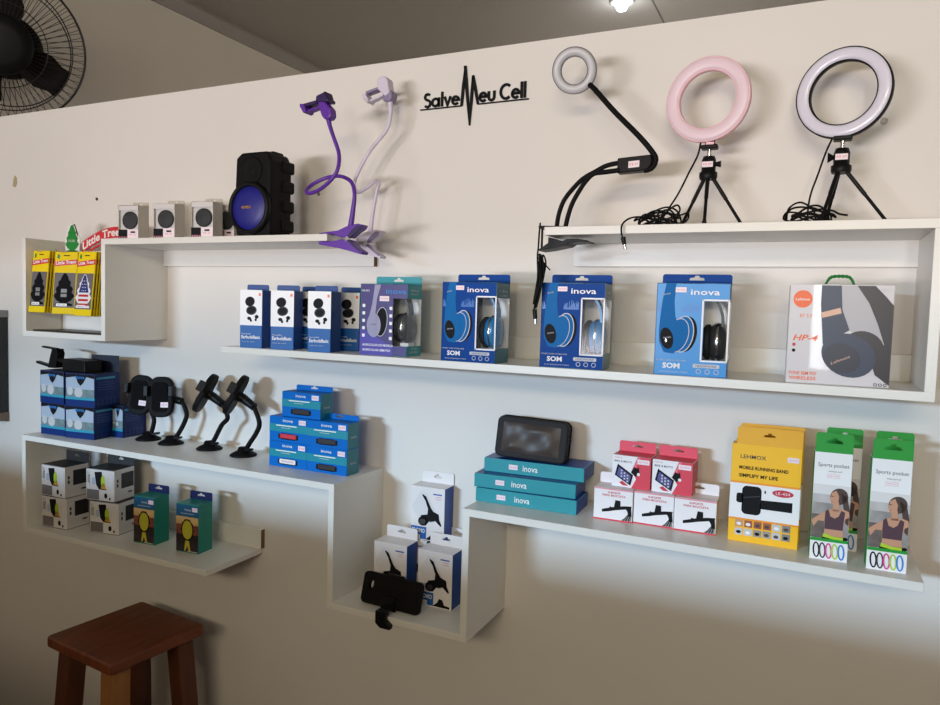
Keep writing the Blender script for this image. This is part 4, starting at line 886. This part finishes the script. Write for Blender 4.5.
# ------------------------------------------------------------------ air freshener rack
t = thing('display_rack', 'air freshener rack with a green tree sign and red banner in the left box shelf', 'display rack', (-1.95, -.09, 1.3673))
inv = Matrix.Translation(t.location).inverted()
def kp(mb, nm, par=None, bev=0):
    o = mb.build(nm, par or t, bev); o.matrix_parent_inverse = inv if par is None else Matrix(); return o
kp(MB().box(-2.075, -1.782, -.185, -.02, 1.3674, 1.3715, M('dark tray', (40, 34, 32), .4)), 'base_tray', None, .001)
kp(MB().box(-2.079, -1.783, -.093, -.090, 1.3716, 1.596, M('white backboard', (232, 228, 224), .4)), 'backboard')
for x in (): kp(MB().tube([(x, -.035, 1.37), (x, -.035, 1.60)], .003, CHR, 8), 'post')
for x in (-2.046, -1.966, -1.857): kp(MB().tube([(x, -.093, 1.588), (x, -.187, 1.588), (x, -.192, 1.592)], .0014, CHR, 6), 'hook')
WB = M('white header card', (236, 232, 228), .4)
def treeshape(cx, z0, w, h):
    lv = [(.12, 0), (.42, .0), (.42, .06), (.16, .10), (.34, .16), (.5, .30), (.42, .38), (.36, .40), (.42, .52), (.34, .60), (.28, .62), (.30, .74), (.20, .80), (.16, .88), (.06, 1)]
    return [(cx+w*x, z0+h*z) for x, z in lv]+[(cx-w*x, z0+h*z) for x, z in reversed(lv)]
tg = M('tree green', (20, 132, 52), .4)
hd = kp(MB().prism([(-2.0620, 1.585), (-2.0040, 1.585), (-2.0000, 1.63), (-2.0220, 1.668), (-2.0340, 1.678), (-2.0500, 1.668), (-2.0640, 1.63)], -.095, -.093, WB), 'header_card')
mb = MB().prism(treeshape(-2.0320, 1.592, .056, .078), -.0970, -.0952, tg); F = Face(mb, (-2.0480, -.0971, 1.620), (1, 0, 0), (0, 0, 1), .03, .012); F.text('LITTLE TREES', .02, .2, .98, WB, .5, 1); kp(mb, 'tree_emblem')
kp(MB().tube([(-2.0330, -.0955, 1.668), (-2.0220, -.0955, 1.672), (-2.0080, -.0955, 1.640)], .0016, BLK, 6), 'hanging_string')
BR = M('red banner', (206, 44, 56), .45)
arc = [(-1.992+.176*k/12, 1.622+.040*math.sin(PI*.62*k/12)) for k in range(13)]
low = [(x, z-.030) for x, z in arc]
mb = MB().prism(low+arc[::-1], -.095, -.093, BR); mb.prism([(x, z-.012) for x, z in low]+[(x, z-.006) for x, z in low[::-1]], -.095, -.093, BR)
vs, fs, a = text_mesh('Little Trees', .03)
def onarc(x, z):
    xx = -1.988+x*.165; k = (xx+1.992)/.176; return (xx, -.0954, 1.622+.040*math.sin(PI*.62*k)-.026+z*.023)
mb.add([onarc(x, z) for x, z in vs], fs, WB); kp(mb, 'banner')

YP = M('yellow pack card', (232, 200, 14), .6, spec=.2); BAG = M('grey clear bag', (104, 98, 98), .5, spec=.2)
def tree_pack(label, loc, yaw, kind, group):
    w, h, th = .066, .172, .004
    t = thing('air_freshener_pack', label, 'air freshener', loc, yaw, group)     # origin at the hook
    X = Matrix.Rotation(R(-6), 4, 'X')
    o = MB().box(-w/2, w/2, 0, th, -h+.010, .010, YP).build('backing_card', t, .0006, 1); o.matrix_local = X
    mb = MB(); f = Face(mb, (-w/2, 0, -h+.010), (1, 0, 0), (0, 0, 1), w, h)
    f.rect(.03, .10, .97, .66, BAG, 1)
    if kind == 'flag':
        tr = treeshape(.5, .12, .92, .52)
        f.poly(tr, M('flag white', (226, 222, 220), .4), 3); FR = M('flag red', (186, 34, 44), .4); FB = M('flag blue', (30, 40, 110), .4)
        f.poly([(.22, .36), (.78, .36), (.66, .52), (.55, .63), (.45, .63), (.34, .52)], FB, 4)
        for k in range(3): f.rect(.22, .155+.07*k, .78, .19+.07*k, FR, 4)
        for i in range(3):
            for j in range(4): f.ell(.40+.1*i, .39+.05*j, .02, .02, WHT, 5)
    else:
        f.poly(treeshape(.5, .13, .92, .52), M('black tree', (20, 19, 22), .7, spec=.08), 3); f.rect(.36, .34, .62, .40, GREY, 4); f.rect(.36, .27, .62, .32, GREY, 4)
    f.rr(.18, .12, .66, .165, .002, WHT, 5); f.text('NEW CAR', .24, .13, .6, INK, .02, 6)
    f.ell(.16, .92, .06, .1, MATS['tree green'], 2); f.rect(.38, .93, .66, .945, INK, 2); f.poly([(.0, .76), (1, .80), (1, .88), (0, .84)], M('red pack print', (206, 40, 44), .4), 2); f.text('Little Trees', .06, .785, .94, WHT, .055, 3, .02, 0, .03)
    p = mb.build('front_print', t); p.matrix_local = X
    return t
gp = 'air freshener packs on the rack hooks'
def stack(x, y, z, yaw, n, kind, front, rest, dx=0.0):
    a = tree_pack(front, (x, y, z), yaw, kind, gp)
    for k in range(1, n):
        dup(a, (x+dx*k, y+.0085*k, z), yaw+random.uniform(-2, 2), rest % ('second', 'third', 'fourth', 'rearmost')[k-1 if k < n-1 else 3] if n > 2 else rest)
stack(-2.046, -.178, 1.581, 2, 4, 'black', 'yellow air freshener pack with black tree, front of the left hook', 'yellow air freshener pack on the left hook, %s from the front')
stack(-1.966, -.160, 1.579, 20, 2, 'black', 'yellow air freshener pack with dark tree, front of the middle hook', 'yellow air freshener pack on the middle hook, behind the front one')
stack(-1.857, -.178, 1.577, 2, 5, 'flag', 'yellow air freshener pack with flag patterned tree, front of the right hook', 'yellow air freshener pack on the right hook, %s from the front')

# ------------------------------------------------------------------ stool
WD = M('red brown wood', (126, 66, 36), .45, rgb2=(92, 44, 24), nscale=5, stretch=(14, 2, 2), bump=.1)
WD_LIT = M('lit tone wood leg', (168, 116, 64), .5, rgb2=(128, 78, 38), nscale=5, stretch=(3, 3, 1)); WD2 = M('dark wood leg', (96, 50, 28), .5, rgb2=(72, 36, 20), nscale=5, stretch=(6, 6, 1))
t = thing('stool', 'dark reddish wooden stool with a square seat below the left shelf', 'stool', (-1.641, -.228, 0), -5.5)
a = .1335
MB().prism(rrect(-a, a, -a, a, .012, 4), -.62, -.592, WD, X=Matrix.Rotation(-PI/2, 4, 'X')).build('seat', t, .006, 3)
for sx, sy in ((-1, -1), (1, -1), (1, 1), (-1, 1)):
    lg = MB(); tx, ty = sx*.088, sy*.088; bx, by = sx*.122, sy*.122; k = .024
    vs = [(bx-k, by-k, 0), (bx+k, by-k, 0), (bx+k, by+k, 0), (bx-k, by+k, 0), (tx-k, ty-k, .592), (tx+k, ty-k, .592), (tx+k, ty+k, .592), (tx-k, ty+k, .592)]
    lg.add(vs, [(0, 1, 5, 4), (1, 2, 6, 5), (2, 3, 7, 6), (3, 0, 4, 7), (4, 5, 6, 7), (3, 2, 1, 0)], WD_LIT if (sx, sy) == (1, -1) else WD2)  # front leg coloured lighter to paint in the light that falls on it
    o = lg.build('leg', t, .003)
    if (sx, sy) == (1, -1): o['label'] = 'wooden leg in a lighter tone for the light falling on it'
for s_ in (-1, 1):
    MB().box(-.10, .10, s_*.098-.010, s_*.098+.010, .22, .25, WD2).build('stretcher', t); MB().box(s_*.098-.010, s_*.098+.010, -.10, .10, .16, .19, WD2).build('stretcher', t)

# ------------------------------------------------------------------ fan on the left wall
fc = Vector((-2.70, .126, 2.333)); ax = (Vector((-.0931, -1.4833, 1.6))-fc).normalized(); ax = (ax+Vector((-.10, -.05, 0))).normalized()
t = thing('wall_fan', 'black wall fan with a round wire guard above the partition at top left', 'fan', fc)
q = ax.to_track_quat('Z', 'X').to_matrix().to_4x4()
Wm = M('black wire', (26, 23, 22), .4, .3)
def circ(r, z, n=48): return [(r*math.cos(2*PI*k/n), r*math.sin(2*PI*k/n), z) for k in range(n)]
MB().tube(circ(.253, 0), .0042, Wm, 6, True, X=q).build('guard_rim', t)
MB().tube(circ(.215, .055), .0022, Wm, 5, True, X=q).tube(circ(.205, -.075), .0022, Wm, 5, True, X=q).tube(circ(.14, .075), .0016, Wm, 5, True, X=q).build('guard_hoop', t)
mb = MB(); n = 60
for k in range(n):
    a0 = 2*PI*k/n; P = []
    for r_, z_ in ((.070, .085), (.14, .075), (.215, .055), (.253, .001)):
        an = a0+.9*(r_-.07); P.append((r_*math.cos(an), r_*math.sin(an), z_))
    mb.tube(P, .0011, Wm, 4, X=q)
mb.build('front_wires', t)
mb = MB()
for k in range(n):
    a0 = 2*PI*k/n; P = []
    for r_, z_ in ((.06, -.10), (.205, -.075), (.253, -.001)):
        an = a0-.5*(r_-.07); P.append((r_*math.cos(an), r_*math.sin(an), z_))
    mb.tube(P, .0011, Wm, 4, X=q)
mb.build('rear_wires', t)
MB().lathe([(.0, .096), (.06, .096), (.096, .089), (.100, .080), (.08, .076), (.0, .076)], BLK, 32, X=q).build('front_cap', t)
MB().lathe([(.0, -.10), (.085, -.10), (.112, -.11), (.112, -.18), (.08, -.21), (.0, -.212)], BLK, 32, X=q).build('motor', t)
MB().lathe([(.0, .05), (.03, .05), (.035, -.10), (.0, -.10)], BLK2, 20, X=q).build('hub', t)
for k in range(3):
    b_ = MB(); vs = []; fs = []
    for i in range(7):
        r_ = .03+.185*i/6; wd = .5+.55*math.sin(PI*min(1, i/5.2))
        for j in range(5):
            an = 2*PI*k/3+.0+wd*(j/4-.5); vs.append((r_*math.cos(an), r_*math.sin(an), -.02+.035*(j/4-.5)))
    m_ = len(vs); vs += [(x, y, z-.003) for x, y, z in vs]
    for i in range(6):
        for j in range(4):
            a_ = i*5+j; fs += [(a_, a_+5, a_+6, a_+1), (m_+a_, m_+a_+1, m_+a_+6, m_+a_+5)]
    for i in range(6): fs += [(i*5, m_+i*5, m_+i*5+5, i*5+5), (i*5+4, i*5+9, m_+i*5+9, m_+i*5+4)]
    for j in range(4): fs += [(j, j+1, m_+j+1, m_+j), (30+j, m_+30+j, m_+31+j, 31+j)]
    b_.add(vs, fs, M('dark blade plastic', (34, 29, 29), .6, spec=.1), True, q).build('blade', t)
mp = q @ Vector((0, 0, -.19))
MB().tube([mp, mp+Vector((-.05, 0, -.02)), Vector((-3.0, fc.y+.10, 2.30))-fc], [.03, .025, .022], BLK, 10).build('wall_arm', t)
MB().box(-3.0-fc.x, -2.985-fc.x, .03, .17, -.12, .06, BLK).build('wall_plate', t, .003)

# ------------------------------------------------------------------ small things on the wall and ceiling
t = thing('wall_monitor', 'dark flat panel with a grey top edge at the far left of the wall', 'screen', (-2.70, -.0, 1.08))
MB().box(-.22, .216, -.03, 0, .0, .312, M('black glass panel', (20, 21, 24), .25)).build('screen', t, .002)
MB().box(-.22, .218, -.034, 0, .312, .335, M('grey metal edge', (134, 136, 140), .4)).build('top_edge', t, .001); MB().box(-.22, .218, -.034, 0, -.028, 0, M('brown ledge', (120, 106, 92), .5)).build('bottom_ledge', t, .001)
for (x, z, r_, m, lb) in ((-2.053, 1.759, .0045, DKG, 'small dark wall plug above the left box shelf'), (-1.235, 1.740, .0045, M('grey plug', (120, 112, 104), .5), 'small grey wall plug beside the speaker, under the purple loop'), (-.006, 1.817, .006, M('pale plug', (190, 184, 178), .5), 'small pale wall plug right of the black rimmed ring light')):
    o = MB().lathe([(r_, 0), (r_, .002), (r_*.6, .004), (0, .0042)], m, 14, Matrix.Rotation(PI/2, 4, 'X')).build('wall_plug', None, loc=(x, 0, z)); o['label'] = lb; o['category'] = 'wall plug'; o['group'] = 'wall plugs'
o = MB().prism([(-.010, -.016), (.004, -.020), (.012, -.006), (.010, .010), (.002, .018), (-.006, .006)], -.0012, 0, M('chipped plaster', (176, 160, 128), .8)).build('plaster_patch', None, loc=(-2.442, 0, 1.831))
o['label'] = 'small chipped plaster patch on the upper left of the wall'; o['category'] = 'patch'
t = thing('ceiling_lamp', 'small bright lamp on the dark ceiling at the top of the picture', 'lamp', (-1.0, 1.954, 2.93))
MB().lathe([(.055, 0), (.055, -.012), (.035, -.014), (.0, -.014)][::-1], M('lamp base', (200, 200, 200), .5), 24).build('lamp_base', t)
MB().lathe([(.0, -.05), (.022, -.045), (.030, -.03), (.024, -.014)], glow('lit bulb', (196, 224, 255), 6), 20).build('bulb', t)
l = bpy.data.lights.new('bulb_light', 'POINT'); l.energy = 2; l.color = (0.86, 0.93, 1.0); l.shadow_soft_size = .03
o = bpy.data.objects.new('bulb_light', l); C.objects.link(o); o.location = (-1.0, 1.954, 2.84)
